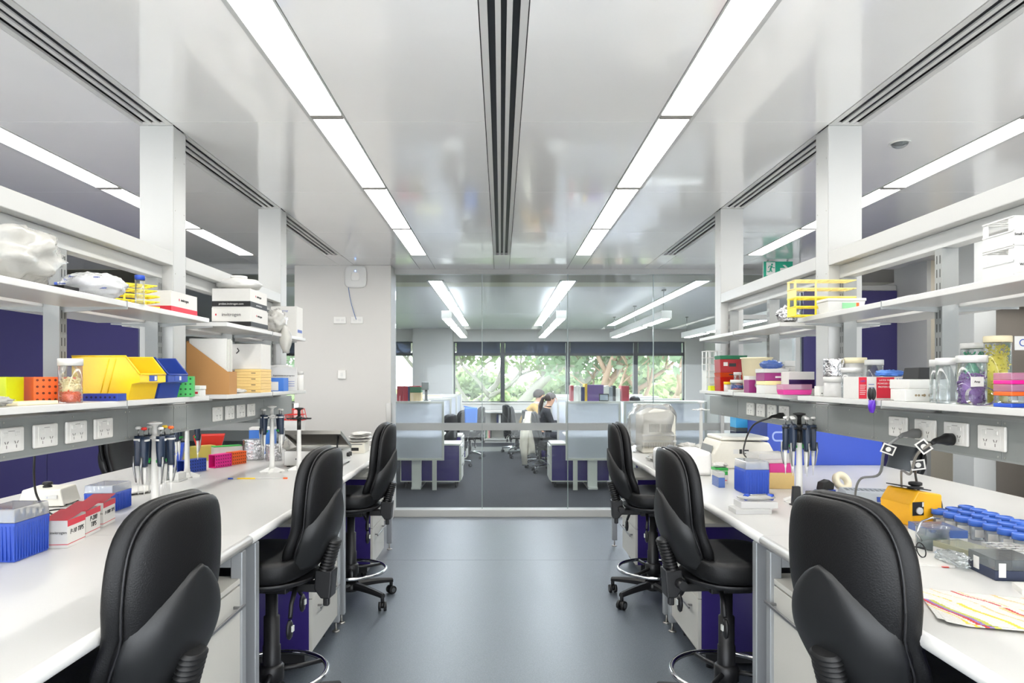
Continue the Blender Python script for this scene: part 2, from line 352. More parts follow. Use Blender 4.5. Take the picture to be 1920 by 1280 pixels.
# ---- columns, beams, frames, shelves, trunking on the spine of each bench
CW = COLW
for sx, nm in ((-1, 'left'), (1, 'right')):
    q = lambda a, b: (a*sx, b*sx)
    for i, y in enumerate(cy):
        if i == 0: continue
        pos = ['', 'nearest the camera', 'first in view', 'second in view'][i]
        t = T('service_column', 'tall white service column rising from the %s shelves to the ceiling, %s' % (nm, pos), 'column', (1.63*sx, y, 0), 0, 'service columns')
        MB().box(-.079, .079, 0, .13, 1.378, 2.698).build('shaft', CW, t, bevel=.002)
        m = MB().box(sx*-.0805, sx*-.079, .004, .126, 1.38, 2.69); m.m = 1
        for z in (1.55, 1.85, 2.0, 2.3, 2.55):
            for yy in (.02, .11): m.cyl((sx*-.0822, yy, z), (sx*-.0805, yy, z), .003, n=8)
        m.build('cover_panel', [LGREY, STEEL], t)
        m = MB().box(-.0795, .0795, -.0015, 0, 2.64, 2.6415)
    # beams, frames per bay
    bays = [(1.76, 3.23, 'near bay'), (3.36, 4.81, 'far bay')] + [(.16, 1.63, 'bay beside camera')]
    for bi, (a, b, bn) in enumerate(bays):
        t = T('shelving_support', 'grey slotted shelf frame with white top beam, %s on the %s' % (bn, nm), 'shelf frame', (1.63*sx, a, 0), 0, 'shelf frames')
        L = b - a
        MB().box(-.08, .08, .001, L-.001, 2.035, 2.10).build('top_beam', CW, t, bevel=.003)
        MB().box(-.028, .028, .001, L-.001, 1.975, 2.034).build('head_rail', LGREY, t, bevel=.002)
        mid = L/2
        for k, yy in enumerate((.004, mid-.02, L-.046)):
            m = MB().box(-.03, .03, yy, yy+.042, 1.378, 1.974)
            m.m = 1
            for f in (-1, 1):
                for c in (.012, .03):
                    for s in range(11):
                        z = 1.42 + s*.05; m.box(f*.0301, f*.0306, yy+c-.002, yy+c+.002, z, z+.03)
            m.build('slotted_post', [GREY, DARK], t, bevel=.001)
            m = MB()
            for f in (-1, 1):
                for z in (1.381, 1.7425): m.prism([(f*.03, z), (f*.2, z+.012), (f*.2, z+.018), (f*.03, z+.018)], yy+.018, yy+.024, 'y')
            m.build('bracket', GREY, t)
        # trunking
        t = T('power_trunking', 'grey metal power trunking under the lower shelf, %s on the %s' % (bn, nm), 'trunking', (1.63*sx, a, 0), 0, 'power trunking')
        ya, yb = (-.13, L) if bi != 1 else (-.13, L+.25)
        MB().box(-.08, .08, ya+.001, yb-.001, 1.243, 1.377).build('body', GREY, t, bevel=.003)
        m = MB(); m2 = MB()
        for f in (-1, 1):
            ys = [ya, .35, .35, .35+.72, .35+.72, yb] if bi != 1 else [ya, .0, .0, 1.1, 1.1, yb]
            for k in range(0, 6, 2):
                m.m = 0; m.box(f*.08, f*.0815, ys[k]+.003, ys[k+1]-.003, 1.25, 1.37)
                for yy in (ys[k]+.015, ys[k+1]-.015, (ys[k]+ys[k+1])/2):
                    for z in (1.257, 1.363): m.m = 1; m.cyl((f*.0815, yy, z), (f*.083, yy, z), .003, n=8)
        m.build('cover_panel', [P('trunking_cover', '858886', .45), STEEL], t)
        # shelves: both sides, two levels, two boards a side
        for f in (-1, 1):
            side = 'aisle side' if f*sx < 0 else 'far side'
            fx0, fx1 = (.08, .265) if side == 'aisle side' else (.08, .26)
            if side == 'aisle side' and sx > 0: fx1 = .24
            for lv, z in (('lower', 1.40), ('upper', 1.762)):
                for k, (p0, p1) in enumerate(((.04-.08, mid), (mid, L-.03))):
                    lb = '%s white shelf board, %s of the %s shelves, %s, %s half' % (lv, side, nm, bn, 'nearer' if k == 0 else 'farther')
                    t = T('shelf', lb, 'shelf', (1.63*sx, a, z), 0, 'shelf boards')
                    p0 = max(p0, .04)
                    m = MB().box(f*.034, f*fx1, p0+.0015, p1-.0015, 0, .021); m.build('board', WHITE, t, bevel=.002)
                    m = MB(); e = p1-.0035 if k == 0 else p0-.0005
                    m.box(f*.036, f*(fx1+.002), e, e+.003, -.008, .023) if k == 0 else m.box(f*.036, f*(fx1-.04), p0-.001, p0-.004, -.008, .022)
                    m.build('end_bracket', GREY, t)
# ================= BENCHES, CABINETS, CHAIRS =================
def bench(x0, x1, y0, y1, label, s):
    """x0 = aisle edge, x1 = far edge; s = -1 left bench, 1 right bench"""
    t = T('lab_bench', label, 'bench', ((x0+x1)/2, y0, 0), 0, 'white lab benches')
    w = abs(x1-x0)/2; L = y1-y0
    m = MB(); r = .02; z0, z1 = .86, .9
    pr = [(-w+r*(1-math.cos(a)), z0+r-r*math.cos(b)) for a, b in ()] 
    prof = []
    for k in range(7):
        a = PI/2+PI*k/6; prof.append((-w+r+r*math.cos(a), (z0+z1)/2+r*math.sin(a)))
    for k in range(7):
        a = -PI/2+PI*k/6; prof.append((w-r+r*math.cos(a), (z0+z1)/2+r*math.sin(a)))
    m.prism(prof, .0008, L-.0008, 'y'); o = m.build('worktop', WHITE, t); 
    for p in o.data.polygons: p.use_smooth = len(p.vertices) == 4 and abs(p.normal.z) < .99
    for sx in (-1, 1):
        for yy in (.05, L-.09):
            m = MB().box(sx*(w-.008), sx*(w-.052), yy, yy+.04, .055, .859); m.build('leg', POST, t, bevel=.004)
            lg = MB().cyl((sx*(w-.03), yy+.02, .008), (sx*(w-.03), yy+.02, .055), .006, n=10).cyl((sx*(w-.03), yy+.02, 0), (sx*(w-.03), yy+.02, .008), .024, .018, n=16)
            lg.build('foot', STEEL, t)
    for yy in (.05, L-.09): B(-w+.052, w-.052, yy+.002, yy+.038, .80, .858).build('rail', POST, t)
    B(-.012, .012, .1, L-.1, .12, .85).build('modesty_panel', PURPLE, t)
    return t
LE, LF, RE, RF = -.95, -2.53, .99, 2.66
SEAM = [-.4, 1.11, 2.62, 4.13, 6.08]
pos = ['beside the camera', 'nearest in view', 'in the middle of the row', 'next to the glass wall']
for i in range(4):
    bench(LE, LF, SEAM[i], SEAM[i+1], 'white double-sided lab bench section in the left row, %s' % pos[i], -1)
    bench(RE, RF, SEAM[i], SEAM[i+1] + (.12 if i == 3 else 0), 'white double-sided lab bench section in the right row, %s' % pos[i], 1)
def cabinet(x, y0, y1, s, drawers, label, top=.76):
    """x = front plane towards the aisle; s = -1 for left side"""
    t = T('drawer_cabinet', label, 'cabinet', (x, y0, 0), 0, 'under-bench drawer cabinets')
    L = y1-y0; D = .46*s
    z0 = .1
    m = MB().box(0, D, 0, L, z0, top-.02); m.build('carcass', PURPLE, t, bevel=.002)
    B(-.018*s, D, -.002, L+.002, top-.02, top).build('top_panel', CAB, t, bevel=.002)
    zs = [z0] + drawers + [top-.024]
    for k in range(len(zs)-1):
        d = B(-.018*s, -.0005*s, .001, L-.001, zs[k]+.002, zs[k+1]-.002).build('drawer', CAB, t, bevel=.0015)
        zh = zs[k+1]-.07
        h = MB().box(-.05*s, -.042*s, L*.12, L*.88, zh, zh+.01)
        for yy in (L*.2, L*.8): h.box(-.043*s, -.018*s, yy-.005, yy+.005, zh, zh+.01)
        h.build('handle', SATIN, d, bevel=.001)
    m = MB().box(.03*s, D*.95, .03, L-.03, .03, z0)
    for xx in (.06*s, D*.85):
        for yy in (.06, L-.06): m.cyl((xx, yy, 0), (xx, yy, .04), .02, n=12)
    m.build('plinth', PLAST, t)
    return t
cabinet(-.985, 2.12, 2.56, -1, [], 'white under-bench cabinet behind the nearest left stool, with a long bar handle')
cabinet(-.985, 3.50, 4.04, -1, [.37, .58], 'white drawer cabinet with purple side behind the middle left stool')
cabinet(-.985, 5.15, 5.65, -1, [.37, .58], 'white drawer cabinet with purple side behind the farthest left stool')
cabinet(1.03, 2.15, 2.6, 1, [], 'white under-bench cabinet behind the nearest right stool, with a long bar handle')
cabinet(1.03, 3.50, 4.06, 1, [.37, .58], 'white drawer cabinet with purple side behind the middle right stool')
cabinet(1.03, 5.13, 5.68, 1, [.37, .58], 'white drawer cabinet with purple side behind the farthest right stool')

# ---- drafting chair, faces +Y, origin on the floor under the column
def chair(name, label, seat=.75, ring=True, chrome=False, cat='chair', base_r=.31):
    t = T(name, label, cat)
    # seat cushion: horizontal pad with raised rear lip and waterfall front
    m = MB(); rings = []
    for i in range(13):
        u = -math.cos(PI*i/12)*.9999; zz = u*.05
        sc = (1-abs(u)**2.6)**(1/2.6)*.11 + .89*(1-abs(u)**8)**(1/4)
        rr = []
        for j in range(40):
            a = 2*PI*j/40; ca, sa = math.cos(a), math.sin(a)
            x = .235*sc*math.copysign(abs(ca)**(2/2.9), ca); y = .225*sc*math.copysign(abs(sa)**(2/2.9), sa)
            lift = .018*(abs(x)/.235)**2 + (.035*max(0, (-y-.12)/.1)**2) - .03*max(0, (y-.13)/.1)**2
            rr.append((x, y+.03, seat-.055+zz+lift*(1 if u > -.3 else .5)))
        rings.append(rr)
    m.rings(rings, True); m.build('seat', LEATHER, t)
    MB().lathe([(.02, seat-.14), (.15, seat-.135), (.205, seat-.115), (.215, seat-.095)], n=32, sy=.95).build('seat_pan', PLAST, t)
    # backrest
    lean = .06; bz = seat + .205
    cur = lambda x, u: -.20 - lean*u - .022*math.cos(u*2.3+.5) + .045*x*x
    wf = lambda u: 1 - .10*math.exp(-((u+.35)/.28)**2) - .05*u
    back = MB().pad(.37, .51, .075, 3.4, 2.6, cur, wf, 36, 26, z0=bz, y0=0).build('backrest', LEATHER, t)
    MB().pad(.35, .488, .052, 3.4, 3.0, cur, wf, 36, 26, z0=bz, y0=-.048).build('backrest_cover', LEATHER, back)
    # piping between the two layers
    pts = []
    for j in range(61):
        a = 2*PI*j/60; sa = math.sin(a); u = math.copysign(abs(sa)**(2/3.4), sa)*.97; ca = math.cos(a)
        x = math.copysign(abs(ca)**(2/3.4), ca)*.179*wf(u); pts.append((x, cur(x/.22, u)-.030, bz+u*.252))
    MB().tube(pts, .0035, 6, cap=False).build('piping', PLAST, back)
    # arched plastic shell on the lower rear
    m = MB(); rings = []
    for i in range(21):
        v = i/20; z = bz-.25 + v*.325; wd_ = .166*((1-((v-.38)/.62)**2.3)**.72 if v > .38 else .84+.16*(v/.38))+.002; u = (z-bz)/.255
        yb = cur(0, u)-.084-.016*math.sin(PI*min(1, v*1.15))*(1-v)**.3
        rr = []
        for j in range(17):
            s = -1+2*j/16; x = wd_*s; rr.append((x, yb+.055*abs(s)**5+.028*abs(x/.2)**2, z))
        for j in range(17):
            s = 1-2*j/16; x = wd_*s; rr.append((x*.98, cur(x/.22, u)-.02, z))
        rings.append(rr)
    m.rings(rings, True); sh = m.build('back_shell', P('shell_plastic', '1a1b1c', .45, bump=.1, bscale=500), t)
    # bellows, carrier, tab
    m = MB(); rings = []
    p0, p1 = Vector((0, -.245, seat-.075)), Vector((0, -.285, seat+.06)); ax = (p1-p0).normalized(); ay = Vector((1,0,0)); az = ax.cross(ay)
    for i in range(41):
        c = p0.lerp(p1, i/40); r = .033+(.007 if i % 4 in (1, 2) else -.001)
        rings.append([tuple(c + ay*r*1.15*math.cos(2*PI*j/20) + az*r*.75*math.sin(2*PI*j/20)) for j in range(20)])
    m.rings(rings); m.build('bellows', BLK, t)
    m = MB().prism([(-.285, seat-.07), (-.21, seat-.07), (-.205, seat-.15), (-.235, seat-.19), (-.275, seat-.19)], -.04, .04, 'x').box(-.014, .014, -.26, -.235, seat-.23, seat-.185)
    m.build('back_carrier', PLAST, t, bevel=.006)
    m = MB().box(-.035, .035, -.22, .06, seat-.165, seat-.13).box(-.06, .06, -.09, .09, seat-.17, seat-.125); m.build('mechanism', BLK, t, bevel=.004)
    MB().cyl((.04, -.22, seat-.125), (.085, -.22, seat-.125), .024, .019, 14).build('tension_knob', PLAST, t)
    for sx, yy in ((-1, -.13), (1, -.05)):
        m = MB().tube([(sx*.05, yy, seat-.14), (sx*.12, yy-.01, seat-.19), (sx*.155, yy-.02, seat-.235)], [.012, .009, .009], 8)
        m.lathe([(.004, -.05), (.02, -.04), (.027, -.015), (.024, .012), (.012, .03)], n=14, sy=.45)
        n = len(m.v); k = 14*5
        for q in range(n-k, n): m.v[q] = m.v[q] + Vector((sx*.165, yy-.022, seat-.27))
        lv = m.build('lever', PLAST, t)
        B(sx*.165-.009, sx*.165+.009, yy-.0385, yy-.033, seat-.285, seat-.262).build('lever_mark', P('lever_mark', 'd6d9d4', .4), lv)
    # column and base
    st = CHROME if chrome else PLAST
    MB().lathe([(.038, .10), (.038, max(.2, seat*.45)), (.034, max(.2, seat*.45)+.004), (.034, seat*.62), (.026, seat*.62+.004), (.026, seat-.16)], n=20).build('gas_column', PLAST, t)
    MB().lathe([(.045, .075), (.055, .085), (.055, .115), (.04, .13)], n=24).build('hub', PLAST, t)
    for k in range(5):
        a = R(72*k+20); ca, sa = math.cos(a), math.sin(a); rings = []
        for i in range(9):
            v = i/8; r = .045+(base_r-.045)*v; z = .115-.02*v*v+.0; hw = .026-.009*v; hh = .022-.008*v
            rings.append([(r*ca-sa*x, r*sa+ca*x, z+y) for x, y in ((-hw, -hh), (hw, -hh), (hw, hh*.3), (hw*.5, hh), (-hw*.5, hh), (-hw, hh*.3))])
        leg = MB().rings(rings, True, smooth=False).cyl((base_r*ca*.97, base_r*sa*.97, .055), (base_r*ca*.97, base_r*sa*.97, .1), .012).build('base_arm', st, t, bevel=.004)
        cx, cy_ = base_r*ca*.97, base_r*sa*.97; b = a+.9+k; ux, uy = math.cos(b), math.sin(b)
        m = MB()
        for s_ in (-1, 1): m.cyl((cx+ux*s_*.008, cy_+uy*s_*.008, .029), (cx+ux*s_*.026, cy_+uy*s_*.026, .029), .029, .027, 18)
        m.cyl((cx-ux*.01, cy_-uy*.01, .035), (cx+ux*.01, cy_+uy*.01, .035), .02, n=14)
        m.m = 1
        for s_ in (-1, 1): m.cyl((cx+ux*s_*.026, cy_+uy*s_*.026, .029), (cx+ux*s_*.0275, cy_+uy*s_*.0275, .029), .016, n=14)
        m.build('caster', [BLK, P('caster_cap', '55585b', .4)], t)
    if ring:
        m = MB().torus((0, 0, .217), .235, .0115, 56, 10); m.build('foot_ring', CHROME, t)
        for k in range(3):
            a = R(120*k+75); ca, sa = math.cos(a), math.sin(a)
            MB().tube([(.04*ca, .04*sa, .225), (.14*ca, .14*sa, .215), (.232*ca, .232*sa, .213)], .011, 8).build('ring_spoke', PLAST, t)
        MB().lathe([(.04, .18), (.052, .19), (.052, .25), (.042, .26)], n=20).build('ring_collar', PLAST, t)
    return t
stool = chair('drafting_chair', 'black drafting chair at the left bench, nearest the camera, its wide back to the viewer')
CG = 'black drafting chairs at the lab benches'; stool['group'] = CG
stool.location = (-1.06, 1.80, 0); stool.rotation_euler = (0, 0, R(90-12))
for x, y, rz, lb in ((-1.0, 2.98, R(90-6), 'black drafting chair at the left bench, in the middle of the row'),
                     (-1.01, 4.60, R(90-2), 'black drafting chair at the left bench, farthest from the camera, near the white pillar'),
                     (1.09, 1.83, R(-90+20), 'black drafting chair at the right bench, nearest the camera, beside the colour chart'),
                     (.985, 2.98, R(-90+4), 'black drafting chair at the right bench, in the middle of the row'),
                     (1.03, 4.62, R(-90-2), 'black drafting chair at the right bench, farthest from the camera, near the glass wall'),
                     (-2.72, 5.2, R(-90), 'black drafting chair on the far side of the left bench, seen under the trunking'),
                     (2.83, 5.1, R(90), 'black drafting chair on the far side of the right bench, behind the blue tub')):
    dup(stool, (x, y, 0), rz, lb, CG)

# ---- power outlets on the trunking
PLATE = P('outlet_plastic', 'dfddd8', .35); PINS = P('outlet_slots', '77746e', .5)
def outlet():
    t = T('power_outlet', 'x', 'power outlet')
    B(-.061, .061, -.010, 0, -.039, .039).build('plate', PLATE, t, bevel=.006, seg=3)
    face = MB().box(-.042, .042, -.0112, -.010, -.03, .03)
    for x in (-.026, .026): MB().box(x-.008, x+.008, -.0145, -.0112, .012, .024).build('switch', PLATE, t, bevel=.001)
    m = face; m.m = 1
    for x in (-.022, .022):
        m.prism([(x-.009, -.004), (x-.006, -.004), (x-.002, -.012), (x-.005, -.012)], -.0118, -.0112, 'y').prism([(x+.009, -.004), (x+.006, -.004), (x+.002, -.012), (x+.005, -.012)], -.0118, -.0112, 'y').box(x-.0012, x+.0012, -.0118, -.0112, -.026, -.016)
    m.box(-.014, .014, -.0118, -.0112, .027, .0285)
    m.build('face', [P('outlet_face', 'e4e2dd', .3), PINS], t)
    return t
base = None
nums = ['nearest', 'second', 'third', 'fourth']
for s, nm in ((-1, 'left'), (1, 'right')):
    for grp, ys, gn in ((0, [2.145, 2.313, 2.481, 2.65], 'near'), (1, [3.72, 3.886, 4.053, 4.22], 'far')):
        for k, y in enumerate(ys):
            lb = 'white double power outlet on the %s trunking, %s one of the %s group' % (nm, nums[k], gn)
            if base is None: base = outlet(); o = base
            else: o = dup(base)
            o.location = (s*1.5485, y, 1.308 if s < 0 else 1.314); o.rotation_euler = (0, 0, R(90) if s < 0 else R(-90)); o['label'] = lb; o['group'] = 'white power outlets on the trunking'
# ================= OFFICE BEYOND THE GLASS =================
WY = 16.5
# window wall
S('wall_window', MB().box(-9, -5.3, WY, WY+.3, 0, CH).box(-5.3, -2.1, WY, WY+.3, 0, .92).box(-2.1, -1.147, WY-.25, WY+.3, 0, CH).box(-1.147, 4.46, WY, WY+.3, 0, .92)
  .box(4.46, 9, WY, WY+.3, 0, CH).box(-5.3, -2.1, WY, WY+.3, 2.4, CH).box(-1.147, 4.46, WY, WY+.3, 2.4, CH), PAINT)
S('wall_office_right', B(4.9, 5.0, 7.9, 16.5, 0, CH), PAINT)
MUL = P('dark_mullion', '33353a', .4); BLIND = G('roller_blind', '8d93a6', '5d6475', .62, .5, .1)
def owin(n, x0, x1, muls):
    w = S('window_%d' % n, B(x0+.03, x1-.03, WY+.14, WY+.15, .95, 2.37), GLASS)
    m = MB().box(x0, x1, WY+.08, WY+.16, .92, .955).box(x0, x1, WY+.08, WY+.2, 2.06, 2.135).box(x0, x1, WY+.08, WY+.2, 2.37, 2.4)
    m.box(x0, x0+.035, WY+.08, WY+.2, .955, 2.37).box(x1-.035, x1, WY+.08, WY+.2, .955, 2.37)
    for c in muls: m.box(c-.05, c+.05, WY+.04, WY+.2, .955, 2.37)
    m.build('window_frame', MUL, w)
    B(x0, x1, WY-.04, WY+.08, .90, .925).build('window_sill', PAINT, w)
    xs = [x0+.02] + sorted(muls) + [x1-.02]
    for i in range(len(xs)-1): B(xs[i]+.06, xs[i+1]-.06, WY+.05, WY+.053, 2.12, 2.4).build('roller_blind', BLIND, w)
owin(7, -5.3, -2.1, [-3.7]); owin(8, -1.147, 4.46, [.045, 1.625, 3.27])
# office ceiling lights
def ofl(x, y0, n, label):
    t = T('office_light_row', label, 'ceiling light', (x, y0, CH), 0, 'long ceiling lights in the office')
    L = 7.0/n
    m = MB().box(-.105, -.08, 0, 7, -.012, .0).box(.08, .105, 0, 7, -.012, .0).box(-.08, .08, -.02, .0, -.012, 0).box(-.08, .08, 7, 7.02, -.012, 0); m.build('frame', COLW, t)
    for k in range(n): B(-.079, .079, k*L+.012, (k+1)*L-.012, -.008, -.001).build('diffuser', OTUBE, t)
OTUBE = E('office_diffuser', 'e9eeff', 14)
PTUBE = E('pendant_diffuser', 'f4f5ff', 14)
ofl(-.80, 8.3, 6, 'long recessed office ceiling light in the left row beyond the glass')
ofl(.83, 8.3, 6, 'long recessed office ceiling light in the middle row beyond the glass')
ofl(2.46, 8.3, 6, 'long recessed office ceiling light in the right row beyond the glass')
PEND = P('pendant_body', 'b3b1a8', .4)
for i, (x, lb) in enumerate(((-.72, 'leftmost'), (.80, 'second from the left'), (2.2, 'third from the left'), (3.6, 'rightmost'))):
    t = T('pendant_light', 'hanging linear office light box on thin rods, %s of the four' % lb, 'pendant light', (x, 9.06, 2.30), 0, 'pendant office lights')
    MB().box(-.07, .07, 0, 4.3, .0, .105).build('housing', PEND, t, bevel=.003)
    for k in range(3): B(-.058, .058, .04+k*1.45, 1.22+k*1.45, -.004, .002).build('diffuser', PTUBE, t)
    m = MB()
    for yy in (.15, 2.15, 4.15): m.cyl((0, yy, .1), (0, yy, .399), .006, n=8).cyl((0, yy, .385), (0, yy, .399), .03, n=14)
    m.build('rods', GREY, t)
# low shelving under the windows
m = MB()
def lowshelf(x0, x1, label):
    t = T('low_bookcase', label, 'bookcase', (x0, 16.0, 0)); W = x1-x0
    MB().box(0, W, 0, .45, .70, .74).box(0, W, .0, .45, .06, .10).box(0, .03, 0, .45, .1, .7).box(W-.03, W, 0, .45, .1, .7).box(0, W, .43, .45, .1, .7).box(.03, W-.03, .03, .43, 0, .06).build('carcass', CAB, t, bevel=.002)
    B(.03, W-.03, .02, .43, .38, .40).build('shelf', CAB, t)
lowshelf(-1.1, -.42, 'white low bookcase under the office window, left end')
lowshelf(-.41, .95, 'white low open bookcase with books under the office window')
lowshelf(.96, 2.3, 'white low bookcase under the office window behind the seated people')
BK = [P('binder_'+n, c, .5) for n, c in (('red', 'a8283a'), ('white', 'e8e6e0'), ('navy', '26305e'), ('purple', '6a4e8c'), ('green', '2f6b45'), ('tan', 'cbb48c'), ('black', '26272a'), ('yellow', 'd9b13a'), ('grey', '9aa0a8'))]
bkn = ['red', 'white', 'navy', 'purple', 'green', 'tan', 'black', 'yellow', 'grey']
def book(x, y, z, w, d, h, c, label, group, lean=0, name='book', cat='book'):
    t = T(name, label, cat, (x, y, z), 0, group); t.rotation_euler = (0, R(lean), 0)
    B(0, w, 0, d, 0, h).build('cover', BK[c], t, bevel=.001); B(.003, w-.003, .004, d+.002, -.0005+.004, h-.004).build('pages', BK[1], t)
ran = random.Random(3)
def stackbooks(spec, x, y, z, where, group, name='binder', cat='binder'):
    """row of standing books: (colour index, width, height)"""
    cnt = {}
    for i, (c, w, h, d) in enumerate(spec):
        cnt[c] = cnt.get(c, 0)+1
        tot = sum(1 for q in spec if q[0] == c)
        which = '' if tot == 1 else (', %s such from the left' % ord_(cnt[c]-1))
        book(x, y, z, w-.002, d, h, c, '%s %s %s%s' % (bkn[c], cat, where, which), group, name=name, cat=cat); x += w
stackbooks([(4, .04, .24, .2), (5, .03, .22, .2), (0, .035, .23, .2), (6, .03, .2, .2)], -.36, 16.15, .1005, 'in the lower shelf of the window bookcase', 'books in the window bookcase', 'book', 'book')
stackbooks([(2, .05, .26, .2), (1, .05, .25, .2), (6, .07, .26, .2), (8, .05, .24, .2)], -.1, 16.15, .401, 'in the upper shelf of the window bookcase', 'books in the window bookcase', 'book', 'book')
for k, c in enumerate((5, 1, 5)):
    t = T('book', '%s in the flat pile of books in the window bookcase' % ('pale tan book at the bottom', 'white book in the middle', 'tan book on top')[k], 'book', (.5, 16.05, .401+.06*k), 0, 'flat pile in the window bookcase')
    B(0, .32, 0, .3, 0, .058).build('cover', BK[c], t, bevel=.002); B(.004, .323, .01, .29, .004, .054).build('pages', BK[1], t)
# desks with screens
SCRF = P('screen_frame', 'c6c5bd', .4); DESKW = P('desk_white', 'deded9', .4)
def desk(x0, x1, y, label):
    t = T('office_desk', label, 'desk', (0, y, 0), 0, 'office desks')
    B(x0, x1, .03, .78, .70, .725).build('desktop', DESKW, t, bevel=.003)
    for xx in (x0+.35*(1 if x1 > x0 else -1), x1-.35*(1 if x1 > x0 else -1)):
        MB().box(xx-.065, xx+.065, .10, .16, .03, .70).box(xx-.17, xx+.17, .1, .6, .66, .699).box(xx-.065, xx+.065, .05, .65, 0, .03).build('leg', DESKW, t, bevel=.003)
def screen(x0, x1, y, label):
    t = T('desk_screen', label, 'screen', (x0, y, 0), 0, 'frosted desk screens'); W = x1-x0; a, b = .40, 1.198
    MB().box(0, W, 0, .03, b-.03, b).box(0, W, 0, .03, a, a+.03).box(0, .03, 0, .03, a+.03, b-.03).box(W-.03, W, 0, .03, a+.03, b-.03).build('frame', SCRF, t, bevel=.002)
    B(.03, W-.03, .012, .018, a+.03, b-.03).build('pane', SCREEN, t)
    MB().box(.1, .16, .004, .026, .0, a).box(W-.16, W-.1, .004, .026, 0, a).build('post', SCRF, t)
def pedestal(x0, x1, y, s, label):
    """s=+1: drawers on the +X face"""
    t = T('drawer_pedestal', label, 'pedestal', (x0, y, 0), 0, 'purple drawer pedestals'); W = x1-x0; Dp = .5
    MB().box(.01, W-.01, .01, Dp, .10, .585).build('body', PURPLE, t)
    MB().box(0, W, 0, Dp+.01, .585, .61).box(0, W, 0, Dp+.01, .085, .10).box(0, .012, 0, .02, .1, .585).box(W-.012, W, 0, .02, .1, .585).build('trim', SCRF, t, bevel=.002)
    xx = W if s > 0 else 0
    for a, b in ((.105, .33), (.335, .455), (.46, .58)):
        d = B(xx, xx+s*.018, .01, Dp, a, b).build('drawer', SCRF, t, bevel=.002)
        B(xx+s*.018, xx+s*.03, .15, .35, b-.035, b-.025).build('handle', SATIN, d)
    m = MB()
    for a in (.06, W-.06):
        for b in (.06, Dp-.06): m.cyl((a-.012, b, .03), (a+.012, b, .03), .03, n=14).box(a-.015, a+.015, b-.015, b+.015, .05, .085)
    m.build('caster', BLK, t)
rows = [9.2, 10.6, 12.0, 13.4]
rn = ['nearest the glass wall', 'second from the glass wall', 'third from the glass wall', 'farthest from the glass wall']
for i, y in enumerate(rows):
    desk(-2.75, -.80, y, 'white office desk on the left, %s' % rn[i])
    screen(-2.78, -.765, y, 'frosted glass desk screen in a grey frame on the left, %s' % rn[i])
    pedestal(-1.38, -.56 if i == 0 else -.62, y+.17, 1, 'purple drawer pedestal under the left desk, %s' % rn[i])
    desk(.90, 2.75, y, 'white office desk on the right, %s' % rn[i])
    screen(.875, 1.62, y, 'frosted glass desk screen on the right beside the aisle, %s' % rn[i])
    screen(1.66, 2.78, y, 'frosted glass desk screen on the right away from the aisle, %s' % rn[i])
    pedestal(1.14 if i == 1 else .69, 1.9, y+.19, -1, 'purple drawer pedestal under the right desk, %s' % rn[i])
# things along the top of the screens: a storage shelf behind each screen
for x0, x1, nm in ((-2.78, -.98, 'left'), (.93, 2.78, 'right')):
    t = T('screen_shelf', 'narrow pale shelf along the top of the %s desk screen nearest the glass wall' % nm, 'shelf', (x0, 9.24, 1.18), 0)
    B(0, x1-x0, 0, .28, 0, .018).build('board', DESKW, t); MB().prism([(0, 0), (.28, 0), (0, -.15)], .1, .104, 'x').prism([(0, 0), (.28, 0), (0, -.15)], x1-x0-.3, x1-x0-.296, 'x').build('bracket', SCRF, t)
Z = 1.1985
stackbooks([(0, .075, .2, .2), (0, .075, .2, .2), (2, .02, .2, .2)], -1.41, 9.27, Z, 'on the shelf over the left desk screen', 'binders over the left desk screen')
t = T('book', 'tan box file at the bottom of the pile over the left desk screen', 'book', (-1.235, 9.27, Z), 0); B(0, .15, 0, .2, 0, .115).build('cover', BK[5], t, bevel=.002)
t = T('book', 'dark green book lying on the tan box file over the left desk screen', 'book', (-1.237, 9.27, Z+.1155), 0); B(0, .152, 0, .2, 0, .075).build('cover', BK[4], t, bevel=.002); B(.003, .149, -.001, .19, .008, .067).build('pages', BK[4], t)
t = T('book', 'thin red book on top of the green book over the left desk screen', 'book', (-1.24, 9.28, Z+.191), 0); B(0, .145, 0, .2, 0, .014).build('cover', BK[0], t)
stackbooks([(0, .045, .21, .2), (1, .03, .2, .2), (1, .04, .21, .2), (1, .03, .2, .2), (2, .05, .19, .2), (7, .035, .235, .22), (3, .22, .22, .22), (1, .03, .2, .2), (1, .045, .21, .2), (8, .05, .19, .2), (6, .04, .21, .2), (1, .06, .17, .2)], .945, 9.26, Z, 'on the shelf over the right desk screen', 'binders over the right desk screen')
stackbooks([(0, .11, .205, .2)], 1.635, 9.27, Z, 'at the right end of the shelf over the right desk screen', 'binders over the right desk screen')
t = T('photo_frame', 'small black standing photo frame in front of the purple binder', 'photo frame', (1.33, 9.245, Z-.0), R(-12), None); t.rotation_euler = (R(-8), 0, R(-12))
B(0, .13, .0, .012, 0, .1).build('frame', BLK, t); B(.012, .118, -.001, 0, .012, .088).build('picture', P('photo_print', '8f9aa6', .3), t)
t = T('cap', 'dark cap lying over the right desk screen beside the red binder', 'cap', (1.84, 9.38, Z)); MB().lathe([(.075, 0), (.072, .03), (.055, .055), (.02, .07), (.001, .072)], n=18).build('crown', BLK, t); MB().lathe([(.06, .001), (.06, .006)], cx=.06, n=18, sx=1.2).build('brim', BLK, t)
t = T('desk_camera', 'grey webcam on a dark stand over the left desk screen', 'camera', (-1.02, 9.33, Z)); MB().box(-.03, .03, -.03, .03, 0, .012).box(-.018, .018, -.012, .012, .012, .19).build('stand', BLK, t); B(-.06, .04, -.03, .03, .15, .26).build('body', GREY, t, bevel=.01)
